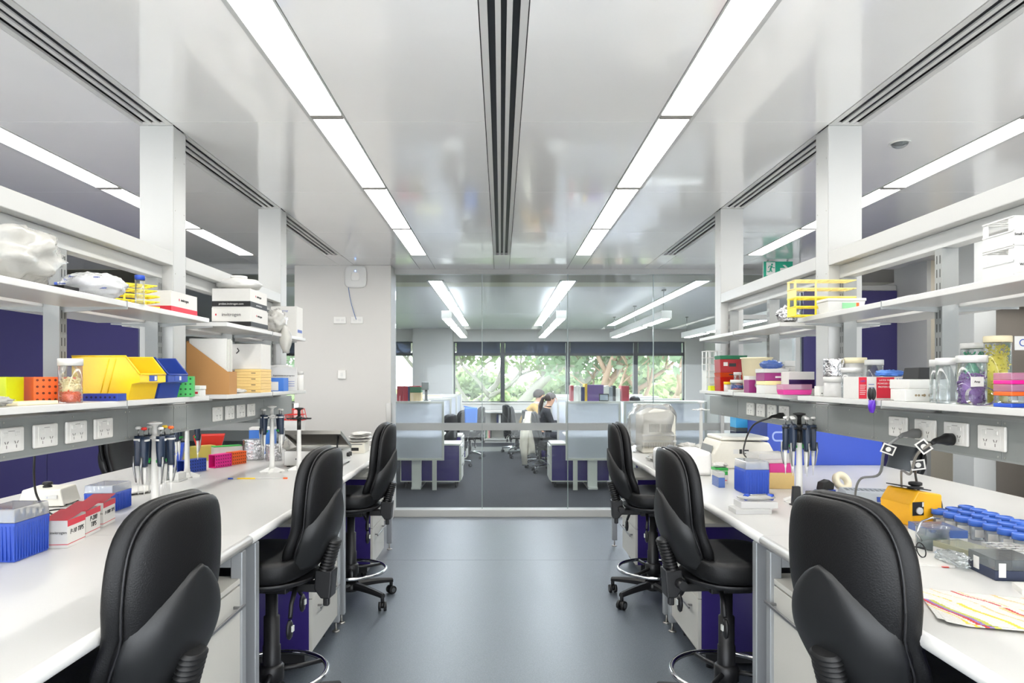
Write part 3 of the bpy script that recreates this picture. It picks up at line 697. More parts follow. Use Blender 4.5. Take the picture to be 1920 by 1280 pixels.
t = T('document_tray', 'yellow and white papers stacked over the second left desk screen', 'papers', (-1.35, 10.66, 1.2)); B(0, .42, 0, .22, 0, .03).build('papers', BK[1], t); B(.02, .40, 0, .22, .03, .045).build('folder', P('pale_yellow', 'd9d39a', .6), t)
t['name'] = 'papers'
# monitors / bright monitors on the left desks
for i, y in enumerate(rows[:3]):
    t = T('computer_monitor', 'black computer monitor on the left office desk, %s' % rn[i], 'monitor', (-1.75, y+.35, .7255), R(-70))
    B(-.24, .24, -.02, .02, .1, .4).build('display', BLK, t, bevel=.004); MB().box(-.03, .03, 0, .03, .01, .2).box(-.11, .11, -.08, .09, 0, .012).build('stand', PLAST, t)
for i, y in enumerate(rows[:3]):
    t = T('computer_monitor', 'black computer monitor on the right office desk, %s' % rn[i], 'monitor', (2.2, y+.35, .7255), R(70))
    B(-.24, .24, -.02, .02, .1, .4).build('display', BLK, t, bevel=.004); MB().box(-.03, .03, 0, .03, .01, .2).box(-.11, .11, -.08, .09, 0, .012).build('stand', PLAST, t)
# office chairs
och = chair('office_chair', 'black office chair at the first left desk beyond the glass', .52, ring=False, chrome=True); och['group'] = 'black office chairs beyond the glass'
och.location = (-.95, 10.25, 0); och.rotation_euler = (0, 0, R(60))
for x, y, rz, lb in ((-.82, 11.6, R(62), 'black office chair at the second left desk beyond the glass'), (-.60, 12.95, R(80), 'black office chair at the third left desk, near the office window'),
                     (.33, 13.9, R(-70), 'empty black office chair with chrome base in the aisle before the window bookcase'),
                     (.78, 11.0, R(-88), 'black office chair with a cream coat hung over its back'),
                     (.44, 13.0, R(-90), 'black office chair under the man in the mustard jumper'), (.66, 11.68, R(-86), 'black office chair under the woman with long dark hair')):
    dup(och, (x, y, 0), rz, lb, 'black office chairs beyond the glass')
# coat hung on the chair back
COAT = P('cream_cloth', 'd3ccb8', .85, bump=.5, bscale=60)
t = T('coat', 'cream coat draped over the back of the office chair in the aisle', 'coat', (.78, 11.0, -.07), R(-88))
m = MB(); rings = []
for i in range(19):
    v = i/18; z = 1.045 - .66*v; w = .06+.19*min(1, v*3)**.6*(1-.25*v); yb = -.33-.02*math.sin(v*5)
    rr = []
    for j in range(28):
        a = 2*PI*j/28; r_ = 1+.13*math.sin(5*a+v*4)*v; rr.append((w*math.cos(a)*r_, yb+.085*math.sin(a)*r_*(.6+.4*v), z+.02*math.sin(3*a)*v))
    rings.append(rr)
m.rings(rings, True); m.build('coat_body', COAT, t)
MB().tube([(.2, -.36, .9), (.23, -.40, .7), (.2, -.42, .45), (.19, -.41, .22)], [.05, .055, .05, .045], 10).build('sleeve', COAT, t)
MB().tube([(-.16, -.36, .9), (-.2, -.40, .7), (-.17, -.42, .45), (-.13, -.40, .33)], [.05, .055, .05, .045], 10).build('sleeve', COAT, t)
# blue recycling caddy and round tin on left desk
t = T('tote_bag', 'blue tote bag hanging on the office chair near the window', 'bag', (-.50, 11.43, 0)); MB().tbox(.2, .12, .28, .22, .1, .74).build('body', P('royal_blue_cloth', '2f6fc4', .7), t, bevel=.02); MB().tube([(-.06, 0, 1.01), (-.12, .06, 1.04), (-.12, .06, 1.04), (.06, 0, 1.01)], .008).build('handle', P('royal_blue_cloth', '2f6fc4', .7), t)
# ---- people: skeletons grown by the skin modifier
def skin(name, verts, edges, mat, parent, lvl=2):
    me = bpy.data.meshes.new(name); me.from_pydata([v[:3] for v in verts], edges, []); me.materials.append(mat)
    o = bpy.data.objects.new(name, me); C.objects.link(o)
    if parent: o.parent = parent
    sk = o.modifiers.new('skin', 'SKIN'); sk.use_smooth_shade = True
    if not me.skin_vertices: me.attributes.new
    for i, v in enumerate(verts):
        r = v[3]; r = (r, r) if not isinstance(r, tuple) else r
        me.skin_vertices[0].data[i].radius = r
    me.skin_vertices[0].data[0].use_root = True
    s_ = o.modifiers.new('subd', 'SUBSURF'); s_.levels = lvl; s_.render_levels = lvl
    return o
SKIN = P('skin', 'd9a98c', .55); HAIRB = P('dark_brown_hair', '2e211b', .5, bump=.6, bscale=200, stretch=(1, 1, .1)); MUST = P('mustard_knit', 'b08f4e', .9, bump=.6, bscale=120)
TRS = P('dark_trousers', '2b2d35', .8); BLKC = P('black_knit', '1c1d22', .85, bump=.3, bscale=120); SHIRT = P('shirt_white', 'dadfe6', .7)
def add_skin_layer(me): 
    pass
def person(label, loc, rz, top, hair_long, scale=1.0, lean=.16):
    """seated figure facing local +Y, origin on the floor under the hips"""
    t = T('person', label, 'person', loc, rz); t.scale = (scale,)*3
    L_ = lean
    sh = 1.02
    V = [(0, 0, .56, (.15, .12)), (0, .02, .68, (.145, .105)), (0, .07, .84, (.15, .105)), (0, L_, 1.0, (.14, .095)), (0, L_+.03, 1.09, (.07, .065)), (0, L_+.06, 1.14, .052), (0, L_+.085, 1.19, (.06, .07)), (0, L_+.10, 1.27, (.075, .095)), (0, L_+.095, 1.33, (.06, .08))]
    Ed = [(i, i+1) for i in range(8)]
    def limb(pts, root):
        k = len(V)
        for p in pts: V.append(p)
        Ed.append((root, k)); Ed.extend((k+i, k+i+1) for i in range(len(pts)-1))
    for s in (-1, 1):
        limb([(s*.14, L_, 1.02, .062), (s*.20, L_+.01, 1.0, .055), (s*.235, L_+.09, .80, .046), (s*.2, L_+.30, .80, .036), (s*.17, L_+.38, .79, .026), (s*.165, L_+.43, .785, (.035, .018))], 3)
        hand = len(V)-1
        for f in range(4):
            fx = s*.165 + (f-1.5)*.017; ln = (.055, .065, .06, .045)[f]
            limb([(fx, L_+.47, .787, .009), (fx, L_+.47+ln*.6, .785, .0085), (fx, L_+.47+ln, .768, .007)], hand)
        limb([(s*.165-s*.035, L_+.43, .785, .011), (s*.165-s*.05, L_+.46, .775, .009)], hand)
        limb([(s*.11, .06, .55, .095), (s*.13, .40, .56, .068), (s*.13, .44, .50, .06), (s*.13, .41, .14, .042), (s*.13, .41, .08, .04), (s*.13, .54, .045, (.042, .03))], 0)
    body = skin('body', V, Ed, SKIN, t)
    # face details on the same head
    hy, hz = L_+.10, 1.245
    m = MB()
    for s in (-1, 1): m.ball((s*.032, hy+.088, hz+.03), .011, .007, .008)
    m.build('eye', BLK, t)
    MB().tube([(0, hy+.09, hz+.035), (0, hy+.108, hz), (0, hy+.118, hz-.012), (0, hy+.1, hz-.02)], [.008, .011, .014, .008], 8).build('nose', SKIN, t)
    MB().ball((0, hy+.092, hz-.045), .024, .008, .007).build('mouth', P('lip', 'a8695e', .5), t)
    for s in (-1, 1): MB().ball((s*.078, hy-.005, hz+.005), .012, .022, .032).build('ear', SKIN, t)
    # hair cap
    m = MB(); rings = []
    for i in range(11):
        a = PI*i/10*.66; rr = []
        for j in range(28):
            b = 2*PI*j/28; fr_ = max(0, math.sin(b)); ph = a*(1-.42*fr_)
            rr.append((.09*math.sin(ph+1e-3)*math.cos(b)*1.02, hy-.012+.112*math.sin(ph+1e-3)*math.sin(b), hz+.028+.107*math.cos(ph)))
        rings.append(rr)
    m.rings(rings[::-1], False)
    if hair_long: m.tube([(0, hy-.09, hz+.05), (-.03, hy-.15, hz+.02), (-.06, hy-.19, hz-.12), (-.07, hy-.2, hz-.3), (-.06, hy-.19, hz-.48)], [.03, .032, .045, .04, .008], 10)
    h = m.build('hair', HAIRB, t)
    if not hair_long:
        so_ = h.modifiers.new('thick', 'SOLIDIFY'); so_.thickness = .012; so_.offset = 1
    # clothes
    V2 = [(0, 0, .575, (.165, .135)), (0, .02, .68, (.16, .12)), (0, .07, .84, (.165, .12)), (0, L_, 1.0, (.155, .11)), (0, L_+.03, 1.075, (.08, .075))]; E2 = [(i, i+1) for i in range(4)]
    for s in (-1, 1):
        k = len(V2); V2 += [(s*.14, L_, 1.02, .074), (s*.20, L_+.01, 1.0, .067), (s*.235, L_+.09, .80, .058), (s*.2, L_+.30, .80, .046), (s*.173, L_+.365, .79, .036)]; E2 += [(3, k)] + [(k+i, k+i+1) for i in range(4)]
    skin('jumper', V2, E2, top, t)
    V3 = [(0, 0, .55, (.17, .13))]; E3 = []
    for s in (-1, 1):
        k = len(V3); V3 += [(s*.11, .06, .55, .106), (s*.13, .40, .56, .08), (s*.13, .44, .50, .072), (s*.13, .41, .14, .055)]; E3 += [(0, k)] + [(k+i, k+i+1) for i in range(3)]
    skin('trousers', V3, E3, TRS, t)
    for s in (-1, 1): MB().ball((s*.13, .47, .045), .05, .13, .044).build('shoe', BLK, t)
    MB().torus((0, L_+.04, 1.115), .056, .012, 20, 6).build('collar', SHIRT if not hair_long else BLKC, t)
    return t
person('man with short dark hair in a mustard jumper, seated facing right at an office desk', (.42, 13.0, 0), R(-88), MUST, False, .94, .24)
person('woman with long dark ponytail in black, seated facing right at the nearer office desk', (.66, 11.68, 0), R(-85), BLKC, True, .92, .12)

# ---- outside: ground, gum trees, bush
S('ground_outside', B(-60, 60, 17.2, 120, -4.2, -4), P('grass_ground', '7f8f63', .9, bscale=2, var=.3))
def leafmat(name, c, c2):
    m = P(name, c, .7, bscale=1.2, var=.35); b = m.node_tree.nodes['Principled BSDF']; b.inputs['Subsurface Weight'].default_value = 0
    nt = m.node_tree; tl = nt.nodes.new('ShaderNodeBsdfTranslucent'); tl.inputs[0].default_value = lin(c2); mx = nt.nodes.new('ShaderNodeMixShader'); mx.inputs[0].default_value = .45
    o = nt.nodes['Material Output']; nt.links.new(b.outputs[0], mx.inputs[1]); nt.links.new(tl.outputs[0], mx.inputs[2]); nt.links.new(mx.outputs[0], o.inputs[0]); return m
LF1 = leafmat('gum_leaves', '7f8a6c', '93a077'); LF2 = leafmat('pale_leaves', '98a47a', 'a9b682'); LF3 = leafmat('grey_green_leaves', '74826f', '8a9a80')
BARK = P('smooth_bark', '857c7a', .8, bscale=3, var=.25, bump=.4); BARK2 = P('pink_bark', '93766a', .8, bscale=3, var=.25)
def leaves(m, c, rad, n, rg, size=.22, flat=.6):
    for _ in range(n):
        d = Vector((rg.gauss(0, 1), rg.gauss(0, 1), rg.gauss(0, 1)*flat)); d = d.normalized()*rad*rg.random()**.4
        p = Vector(c)+Vector((d.x, d.y, d.z*flat)); a = Vector((rg.uniform(-1, 1), rg.uniform(-1, 1), rg.uniform(-1, 1))).normalized(); b = a.cross(Vector((rg.uniform(-1, 1), rg.uniform(-1, 1), rg.uniform(-1, 1)))).normalized()
        s = size*rg.uniform(.6, 1.3)
        m.add([p-a*s-b*s*.35, p+a*s*.2-b*s*.5, p+a*s+b*s*.2, p-a*s*.1+b*s*.5], [(0, 1, 2, 3)])
def tree(x, y, hgt, r0, lean, seed, label, lm, bark, depth=4, nl=26, first=.35, lsz=.2, name='gum_tree'):
    rg = random.Random(seed); t = T(name, label, 'tree', (x, y, -4), 0, 'trees outside the office window'); m = MB(); lv = MB()
    def br(p, d, ln, r, k):
        pts = [p]; dd = d.copy(); rs = [r]
        for i in range(5):
            dd = (dd + Vector((rg.gauss(0, .16), rg.gauss(0, .12), rg.gauss(0, .1)+.03))).normalized(); pts.append(pts[-1]+dd*ln/5); rs.append(r*(1-.5*(i+1)/5))
        m.tube(pts, rs, 8 if r > .05 else 5)
        if k <= 1:
            for q in (3, 5): leaves(lv, pts[q], .8+.3*rg.random(), nl, rg, lsz)
        if k > 0:
            for i in range(3 if k > 1 else 2):
                a = rg.uniform(0, 2*PI); nd = (dd*.7 + Vector((math.cos(a)*.9, math.sin(a)*.6, rg.uniform(-.1, .55)))).normalized()
                br(pts[-1 if i < 2 else 3], nd, ln*rg.uniform(.62, .85), r*.55, k-1)
    br(Vector((0, 0, 0)), Vector((lean, 0, 1)).normalized(), hgt*first, r0, depth)
    m.build('trunk', bark, t); lv.build('foliage', lm, t)
tree(2.9, 32, 13.5, .5, -.03, 5, 'spreading old gum tree with pale twisting branches, centre of the office window', LF1, BARK, 4, 16)
tree(5.6, 27, 13, .34, -.32, 11, 'leaning gum tree with pinkish bark right of the centre window', LF3, BARK2, 4, 14)
tree(7.9, 25, 12, .24, -.30, 17, 'thin leaning gum tree seen in the rightmost office window', LF3, BARK2, 4, 18)
tree(-3.2, 36, 12, .4, .1, 23, 'leafy gum tree seen in the left part of the office window', LF1, BARK, 4, 20)
tree(-9, 30, 12, .35, .1, 29, 'leafy gum tree seen past the white pillar through the left office window', LF3, BARK, 4, 22)
def bush(x, y, r, h, seed, label, lm, n=9000):
    rg = random.Random(seed); t = T('bush', label, 'bush', (x, y, -4), 0, 'bushes outside the office window'); m = MB(); st = MB()
    for i in range(14):
        a = rg.uniform(0, 2*PI); rr = r*rg.random()**.5*.8; hh = h*(1-.45*(rr/r)**2)*rg.uniform(.6, 1)
        c = (rr*math.cos(a), rr*math.sin(a)*.6, hh-r*.25); leaves(m, c, r*.42, n//14, rg, .26, .8); st.tube([(0, 0, 0), (c[0]*.5, c[1]*.5, hh*.5), c], [.1, .06, .02], 5)
    m.build('foliage', lm, t); st.build('stems', BARK, t)
names = ['at the far left', 'left of the white pillar', 'in the left window pane', 'behind the tree in the left pane', 'left of the big trunk', 'behind the seated man', 'right of the big trunk', 'in the third window pane', 'in the fourth window pane', 'at the far right', 'beyond the right end of the window']
for i, (x, y, r, h) in enumerate(((-13, 40, 4, 5.2), (-9, 42, 4, 5.6), (-4.5, 38, 3.6, 5.2), (-1.5, 44, 4.5, 6.2), (.6, 36, 3, 5.0), (3.2, 43, 4.5, 6.3), (5.6, 38, 3.2, 5.4), (8.6, 44, 4.5, 7), (11, 36, 4, 6.8), (14.5, 40, 4.5, 7), (19, 42, 5, 7))):
    bush(x, y, r, h, 40+i, 'rounded pale green bush outside the office, %s' % names[i], (LF2, LF1)[i % 2])
# ================= SMALL THINGS =================
SL, SU, BT = 1.4213, 1.7833, .9003      # shelf tops and bench top
def M_(n, c, r=.45, **k): return P('plastic_'+n, c, r, **k)
BLUE = M_('blue', '2c4fb5', .35); NAVY = M_('navy', '232c45'); ORANGE = M_('orange', 'ee6424'); PINK = M_('pink', 'e3248c'); MAG = M_('magenta', '8e2a6e'); RED = M_('red', 'cf2a20')
CARD = M_('white_card', 'd0cec9', .6); YEL = M_('yellow', 'f0c81e', .35); LIME = M_('lime', 'd8e31c'); GRN = M_('green', '35a84a'); DGRN = M_('dark_green', '1f6b4c'); TAN = M_('tan', 'e0bf7c', .55)
CREAM = M_('cream', 'ebdfba'); WPL = M_('white', 'd4d3cf', .35); BEIGE = M_('machine_beige', 'dfdbcf', .45); SKY = M_('sky_blue', '3fa3d8'); KRAFT = M_('kraft', 'ad7f4c', .8); CRED = M_('carton_red', 'c8243a', .5)
LTBL = M_('label_blue', '2b4a9f'); INK = M_('ink', '2a2a2c', .7); BINBLUE = M_('bin_blue', '233f93', .4); TEAL = M_('teal', '1f8b92'); NVP = P('pipette_navy', '1d2b40', .4); CTAPE = G('clear_tape', 'dfe8f5', 'd0dcf0', .4, .3, .5)
CLEAR = G('clear_plastic', 'f3f6f7', 'e9eef0', .09, .05, .7); CLEARB = G('clear_blue_plastic', 'b9ccf2', '6f93e0', .45, .12, .8); MILKY = G('milky_plastic', 'f4f4f2', 'fbfaf8', .68, .25, .6); CLID = G('frosted_lid', 'f6f6f6', 'f4f4f2', .38, .12, .9); PINKC = G('clear_pink', 'f3cfe0', 'f0b6d4', .4, .1, .8)
GREYC = G('smoky_lid', 'b9bec2', '9aa0a4', .35, .08, .9); BAG = G('clear_bag', 'f6f4ef', 'e6e4dd', .78, .2, 1.0, bump=.7, bscale=18); BAGB = G('print_bag', 'ffffff', 'ffffff', .9, .15, 1.0, bump=.8, bscale=30)
FOIL = P('crumpled_foil', 'd0d0d2', .22, metal=1, bump=1.0, bscale=60); MATS['crumpled_foil'].node_tree.nodes['Bump'].inputs['Distance'].default_value = .01
def bx(name, label, cat, x0, x1, y0, y1, z, h, mat, lid=None, lh=0, rz=0, group=None, over=.0, bev=.002, bname='body', tp=1.0):
    """box-shaped thing: base centre is the origin"""
    w, d = abs(x1-x0), abs(y1-y0)
    t = T(name, label, cat, ((x0+x1)/2, (y0+y1)/2, z), R(rz), group)
    MB().tbox(w*tp, d*tp, h-lh, w, d).build(bname, mat, t, bevel=bev)
    if lid: MB().box(-w/2-over, w/2+over, -d/2-over, d/2+over, h-lh+.0004, h).build('lid', lid, t, bevel=bev)
    t['wdh'] = (w, d, h); return t
def sticker(t, face, u0, u1, v0, v1, mat, name='sticker', off=.0006):
    w, d, h = t['wdh']
    if face == 'front': m = B(u0, u1, -d/2-off, -d/2-.0001, v0, v1)
    elif face == 'right': m = B(w/2+.0001, w/2+off, u0, u1, v0, v1)
    elif face == 'left': m = B(-w/2-off, -w/2-.0001, u0, u1, v0, v1)
    else: m = B(u0, u1, v0, v1, h+.0001, h+off)
    return m.build(name, mat, t)
def tip_box(label, x0, x1, y0, y1, z, hb, hl, body=BLUE, lid=CLID, group='blue pipette tip boxes', rz=0):
    w, d = abs(x1-x0), abs(y1-y0); t = T('tip_box', label, 'tip box', ((x0+x1)/2, (y0+y1)/2, z), R(rz), group)
    m = MB().tbox(w*.95, d*.95, hb, w, d)
    for k in range(int(w/.013)): xx = -w/2+.008+k*.013; m.box(xx, xx+.004, -d/2-.0015, -d/2+.004, hb*.04, hb*.92)
    for k in range(int(d/.013)):
        yy = -d/2+.008+k*.013
        for s in (-1, 1): m.box(s*(w/2-.003), s*(w/2+.0015), yy, yy+.004, hb*.04, hb*.92)
    m.build('body', body, t, bevel=.002)
    m = MB(); 
    for i in range(6):
        for j in range(5): m.cyl((-w/2+w*(i+.5)/6, -d/2+d*(j+.5)/5, hb), (-w/2+w*(i+.5)/6, -d/2+d*(j+.5)/5, hb+hl*.4), .004, n=6)
    m.build('tips', P('tip_blue', '7fa0dd', .4) if body == BLUE else WPL, t)
    MB().tbox(w, d, hl, w*.96, d*.96, hb+.0005).build('lid', lid, t, bevel=.003)
    return t
def jar(label, x, y, z, r, h, lidc=WPL, lh=None, body=CLEAR, fill=None, fh=.5, group=None, name='jar', cat='jar', fillname='contents'):
    t = T(name, label, cat, (x, y, z), 0, group); lh = lh or h*.16
    MB().lathe([(r*.93, 0), (r*.95, .003), (r*.95, h-lh)], n=28).build('body', body, t)
    MB().lathe([(r, h-lh), (r, h-.002), (r*.97, h)], n=28).build('lid', lidc, t)
    if fill:
        fs = fill if isinstance(fill, list) else [fill]; rg = random.Random(int(x*1000)); m = MB()
        hh = h*fh
        for q in range(380):
            a = rg.uniform(0, 2*PI); rr = r*.84*rg.random()**.5; p = Vector((rr*math.cos(a), rr*math.sin(a), .006+hh*rg.random())); dr = Vector((rg.gauss(0, 1), rg.gauss(0, 1), rg.gauss(0, 1))).normalized()*r*.16
            m.m = min(len(fs)-1, int((p.z/hh)*len(fs)*.999)) ; 
            if (p+dr).xy.length > r*.92: dr = -dr*.3
            m.tube([p, p+dr], r*.06, 5)
        m.m = 0; m.lathe([(r*.66, .004), (r*.7, hh*.5)] + ([(r*.6, hh*.85)] if len(fs) == 1 else []), n=20)
        if len(fs) > 1: m.m = len(fs)-1; m.lathe([(r*.7, hh*.5), (r*.55, hh*.85)], n=20)
        o = m.build(fillname, fs, t); o['kind'] = 'stuff'
    return t
def crumple(name, label, cat, x, y, z, rx, ry, rz_, mat, amp=.25, fr=3.0, seed=1, flat=.0, extra=None, group=None, pname='body', pw=1.0):
    t = T(name, label, cat, (x, y, z), 0, group); m = MB(); n, k = 40, 24; rings = []
    for i in range(k+1):
        rr = []
        for j in range(n):
            u = Vector((math.sin(PI*i/k+1e-4)*math.cos(2*PI*j/n), math.sin(PI*i/k+1e-4)*math.sin(2*PI*j/n), -math.cos(PI*i/k)))
            q = noise.noise(u*fr+Vector((seed*7.1, 0, 0)))*1.0 + .5*noise.noise(u*fr*2.7+Vector((0, seed*3.3, 0))) + .25*abs(noise.noise(u*fr*6))
            s = 1+amp*q; p = Vector((u.x*rx*s, u.y*ry*s, u.z*rz_*s)); p.z = max(p.z+rz_*(1-flat), 0.0) ; rr.append(tuple(p))
        rings.append(rr)
    m.rings(rings, False)
    if extra: extra(m)
    m.build(pname, mat, t); return t
def cable(label, pts, r, mat, name='cable', group=None):
    p0 = Vector(pts[0]); P_ = [Vector(p)-p0 for p in pts]; out = []
    for i in range(len(P_)-1):
        a, b = P_[max(i-1, 0)], P_[i]; c, d = P_[i+1], P_[min(i+2, len(P_)-1)]
        for k in range(6):
            t_ = k/6; out.append(.5*((2*b)+(-a+c)*t_+(2*a-5*b+4*c-d)*t_*t_+(-a+3*b-3*c+d)*t_**3))
    out.append(P_[-1])
    o = MB().tube(out, r, 8).build(name, mat); o.location = p0; return tag(o, label, 'cable', group)

# ---- pipettes and their stands
def pipette(capc=WPL, mark=GRN, wide=1.0):
    t = T('pipette', 'x', 'pipette')
    m = MB().lathe([(.0015, 0), (.003, .03), (.006, .045)], n=10); m.lathe([(.0052, .045), (.0065*wide, .06), (.009*wide, .12)], n=12); m.build('shaft', WPL, t)
    m = MB(); rings = []
    for i in range(9):
        v = i/8; z = .12+.125*v; a, b = .011+.0035*v+.003*math.sin(v*3), .013+.006*v; rings.append([(a*math.copysign(abs(math.cos(q))**.7, math.cos(q)), b*math.copysign(abs(math.sin(q))**.7, math.sin(q))+.004*v, z) for q in [2*PI*j/16 for j in range(16)]])
    m.rings(rings).box(-.007, .007, .01, .034, .222, .232); m.build('handle', NVP, t)
    MB().tube([(0, -.016, .16), (0, -.018, .12), (0, -.012, .07), (0, -.008, .05)], [.005, .005, .0035, .003], 8).build('ejector', SATIN, t)
    MB().cyl((0, 0, .245), (0, 0, .272), .003, n=8).build('plunger_rod', SATIN, t)
    MB().lathe([(.009, .272), (.0115, .275), (.0115, .281), (.007, .284)], n=14).build('plunger_button', capc, t)
    B(-.012, .012, .0155, .0185, .135, .147).build('window_label', mark, t)
    return t
PP = {}
CAPS = {'white': WPL, 'red': RED, 'orange': ORANGE, 'yellow': YEL}
def stand(x, y, label, pips, where, ring_mat=WPL, knob_mat=WPL, top=.40, rz=0, stem_mat=WPL, dark_top=False):
    t = T('pipette_stand', label, 'pipette stand', (x, y, BT), R(rz)); rg = top-.07
    MB().lathe([(.022, .012), (.016, .05), (.013, rg-.06), (.011, rg)], n=18).build('stem', stem_mat, t)
    m = MB()
    for k in range(6):
        a = R(60*k+30); ca, sa = math.cos(a), math.sin(a)
        m.add([(.0, 0, .035), (.075*ca-.014*sa, .075*sa+.014*ca, 0), (.075*ca+.014*sa, .075*sa-.014*ca, 0), (.08*ca, .08*sa, .006), (.02*ca-.014*sa, .02*sa+.014*ca, .0), (.02*ca+.014*sa, .02*sa-.014*ca, .0), (.02*ca, .02*sa, .03)], [(4, 1, 3, 6), (5, 6, 3, 2), (4, 5, 2, 1), (1, 2, 3), (0, 4, 6), (0, 6, 5), (0, 5, 4)])
    m.lathe([(.024, 0), (.024, .014), (.018, .03)], n=18)
    m.build('foot', WPL, t)
    m = MB().lathe([(.016, rg-.01), (.02, rg), (.02, rg+.008), (.012, rg+.014)], n=18)
    for k in range(6):
        a = R(60*k); ca, sa = math.cos(a), math.sin(a); m.tube([(.015*ca, .015*sa, rg), (.042*ca, .042*sa, rg-.002)], .0055, 8)
        m.torus((.062*ca, .062*sa, rg-.002), .018, .0045, 14, 6, a+.7, a+2*PI-.7)
    m.build('ring', ring_mat, t)
    MB().lathe([(.011, rg+.01), (.009, top-.022), (.016, top-.012), (.028, top-.008), (.03, top-.003), (.018, top), (.004, top+.002)], n=24).build('knob', knob_mat, t)
    if dark_top: MB().lathe([(.0135, rg-.075), (.0125, rg-.01)], n=16).build('dark_sleeve', BLK, t)
    t['rg'] = rg
    for k, (slot, cap) in enumerate(pips):
        key = cap
        if key not in PP: PP[key] = pipette(CAPS[cap]); o = PP[key]
        else: o = dup(PP[key])
        a = R(60*slot+rz); o.location = (x+.062*math.cos(a), y+.062*math.sin(a), BT+rg-.232); o.rotation_euler = (0, 0, a+PI/2)
        o['label'] = 'navy pipette with %s button on %s, %s' % (cap, where, ['first slot', 'second slot round', 'third slot round', 'fourth slot round', 'fifth slot round', 'sixth slot round'][k]); o['group'] = 'pipettes hanging on stands'
    return t
# hang the pipettes: handles face outward
stand(-1.46, 2.88, 'white pipette carousel with mushroom knob, nearest on the left bench', [(0, 'orange'), (1, 'yellow'), (2, 'white'), (3, 'white'), (4, 'red'), (5, 'white')], 'the nearest left carousel', top=.418, rz=18)
stand(-1.93, 4.2, 'white pipette carousel half hidden behind the left trunking', [(0, 'white'), (2, 'white'), (3, 'white')], 'the carousel behind the left trunking', top=.40, rz=40)
stand(-1.478, 4.41, 'white pipette carousel beside the pink and orange racks', [(0, 'white'), (3, 'white'), (4, 'white'), (1, 'white')], 'the carousel beside the coloured racks', top=.425, rz=0)
stand(-1.33, 4.50, 'empty pipette carousel with black top ring, in front of the steel warmer', [], '', ring_mat=BLK, knob_mat=BLK, top=.41, rz=10, dark_top=True)
stand(1.46, 3.34, 'pipette carousel with black top, in front of the blue tub', [(0, 'white'), (1, 'white'), (2, 'white'), (3, 'white'), (4, 'white'), (5, 'white')], 'the right bench carousel', ring_mat=BLK, knob_mat=BLK, top=.433, rz=-20, dark_top=True)
stand(1.76, 6.0, 'empty white pipette carousel at the far end of the right bench', [], '', top=.40)
t = T('tube_tray', 'white plastic tray of tubes at the foot of the left carousels', 'tray', (-1.93, 4.03, BT)); MB().box(-.06, .06, -.07, .05, 0, .008).box(-.055, -.02, -.06, .04, .008, .05).box(.02, .055, -.06, .04, .008, .05).build('tray', WPL, t, bevel=.002)
m = MB(); [m.cyl((xx, yy, .0), (xx, yy, .075), .006, n=10) for xx in (-.005, .008) for yy in (-.05, -.03, -.01, .01)]; m.build('tubes', CLEAR, t)

# ---- LEFT BENCH
tip_box('big blue pipette tip box at the left edge of the left bench', -1.715, -1.585, 2.225, 2.40, BT, .128, .045)
tip_box('blue pipette tip box behind the red-lidded cartons on the left bench', -1.87, -1.74, 3.06, 3.22, BT, .085, .035)
def carton(label, x, y, rz, txt, sz, lines=1):
    t = T('tip_carton', label, 'carton', (x, y, BT), R(rz), 'red and white tip cartons on the left bench'); w, d, h = .085, .125, .098
    MB().box(-w/2, w/2, -d/2, d/2, 0, h).build('body', CARD, t, bevel=.001)
    m = MB(); z = h+.0004
    m.add([(-w/2-.001, -d/2-.001, z), (w/2+.001, -d/2-.001, z), (w/2+.001, d/2+.001, z+.016), (-w/2-.001, d/2+.001, z+.016), (-w/2-.001, -d/2-.001, z+.001), (w/2+.001, -d/2-.001, z+.001), (w/2+.001, d/2+.001, z+.018), (-w/2-.001, d/2+.001, z+.018)], [(0, 3, 2, 1), (4, 5, 6, 7), (0, 1, 5, 4), (1, 2, 6, 5), (2, 3, 7, 6), (3, 0, 4, 7)])
    m.box(w/2+.0002, w/2+.0012, -d/2, d/2, h-.022, h); m.build('lid', CRED, t)
    B(w/2, w/2+.0005, -d/2, d/2, .012, .0145).build('stripe', CRED, t); B(-w/2, w/2, -d/2-.0005, -d/2, .012, .0145).build('stripe', CRED, t)
    for i, s in enumerate(txt): text(s, sz, t, (w/2+.0014, 0, .062-.024*i - (0 if len(txt) > 1 else .008)), AL, INK, 'handwriting', shear=.25)
    text('invitrogen', .014, t, (.012, -d/2-.0008, .055), FR, INK, 'lettering')
    return t
carton('red-lidded carton marked P-10 TIPS, nearest of the three', -1.583, 2.475, 6, ['P-10 TIPS'], .024)
carton('red-lidded carton marked P-200 TIPS, middle of the three', -1.622, 2.64, 8, ['P-200', 'TIPS'], .026)
carton('red-lidded carton marked P-1000 TIPS, farthest of the three', -1.66, 2.815, 10, ['P-1000 TIPS'], .020)
t = T('vortex_mixer', 'pale grey vortex mixer with black knob on the left bench', 'mixer', (-2.16, 3.27, BT), R(10))
MB().tbox(.20, .19, .078, .165, .165, .004).build('housing', BEIGE, t, bevel=.006); MB().lathe([(.02, .082), (.02, .088), (.012, .09), (.022, .094), (.022, .104), (.016, .108)], cx=-.01, n=20).build('cup_head', BLK, t)
B(.02, .07, -.0965, -.088, .04, .055).build('label_plate', WPL, t); text('i', .014, t, (.03, -.0975, .047), FR, LTBL); B(-.09, -.035, -.1, -.092, .012, .03).build('barcode_sticker', WPL, t)
MB()
for sx in (-1, 1):
    for sy in (-1, 1): MB().cyl((sx*.085, sy*.08, 0), (sx*.085, sy*.08, .006), .008, n=10).build('foot', BLK, t)
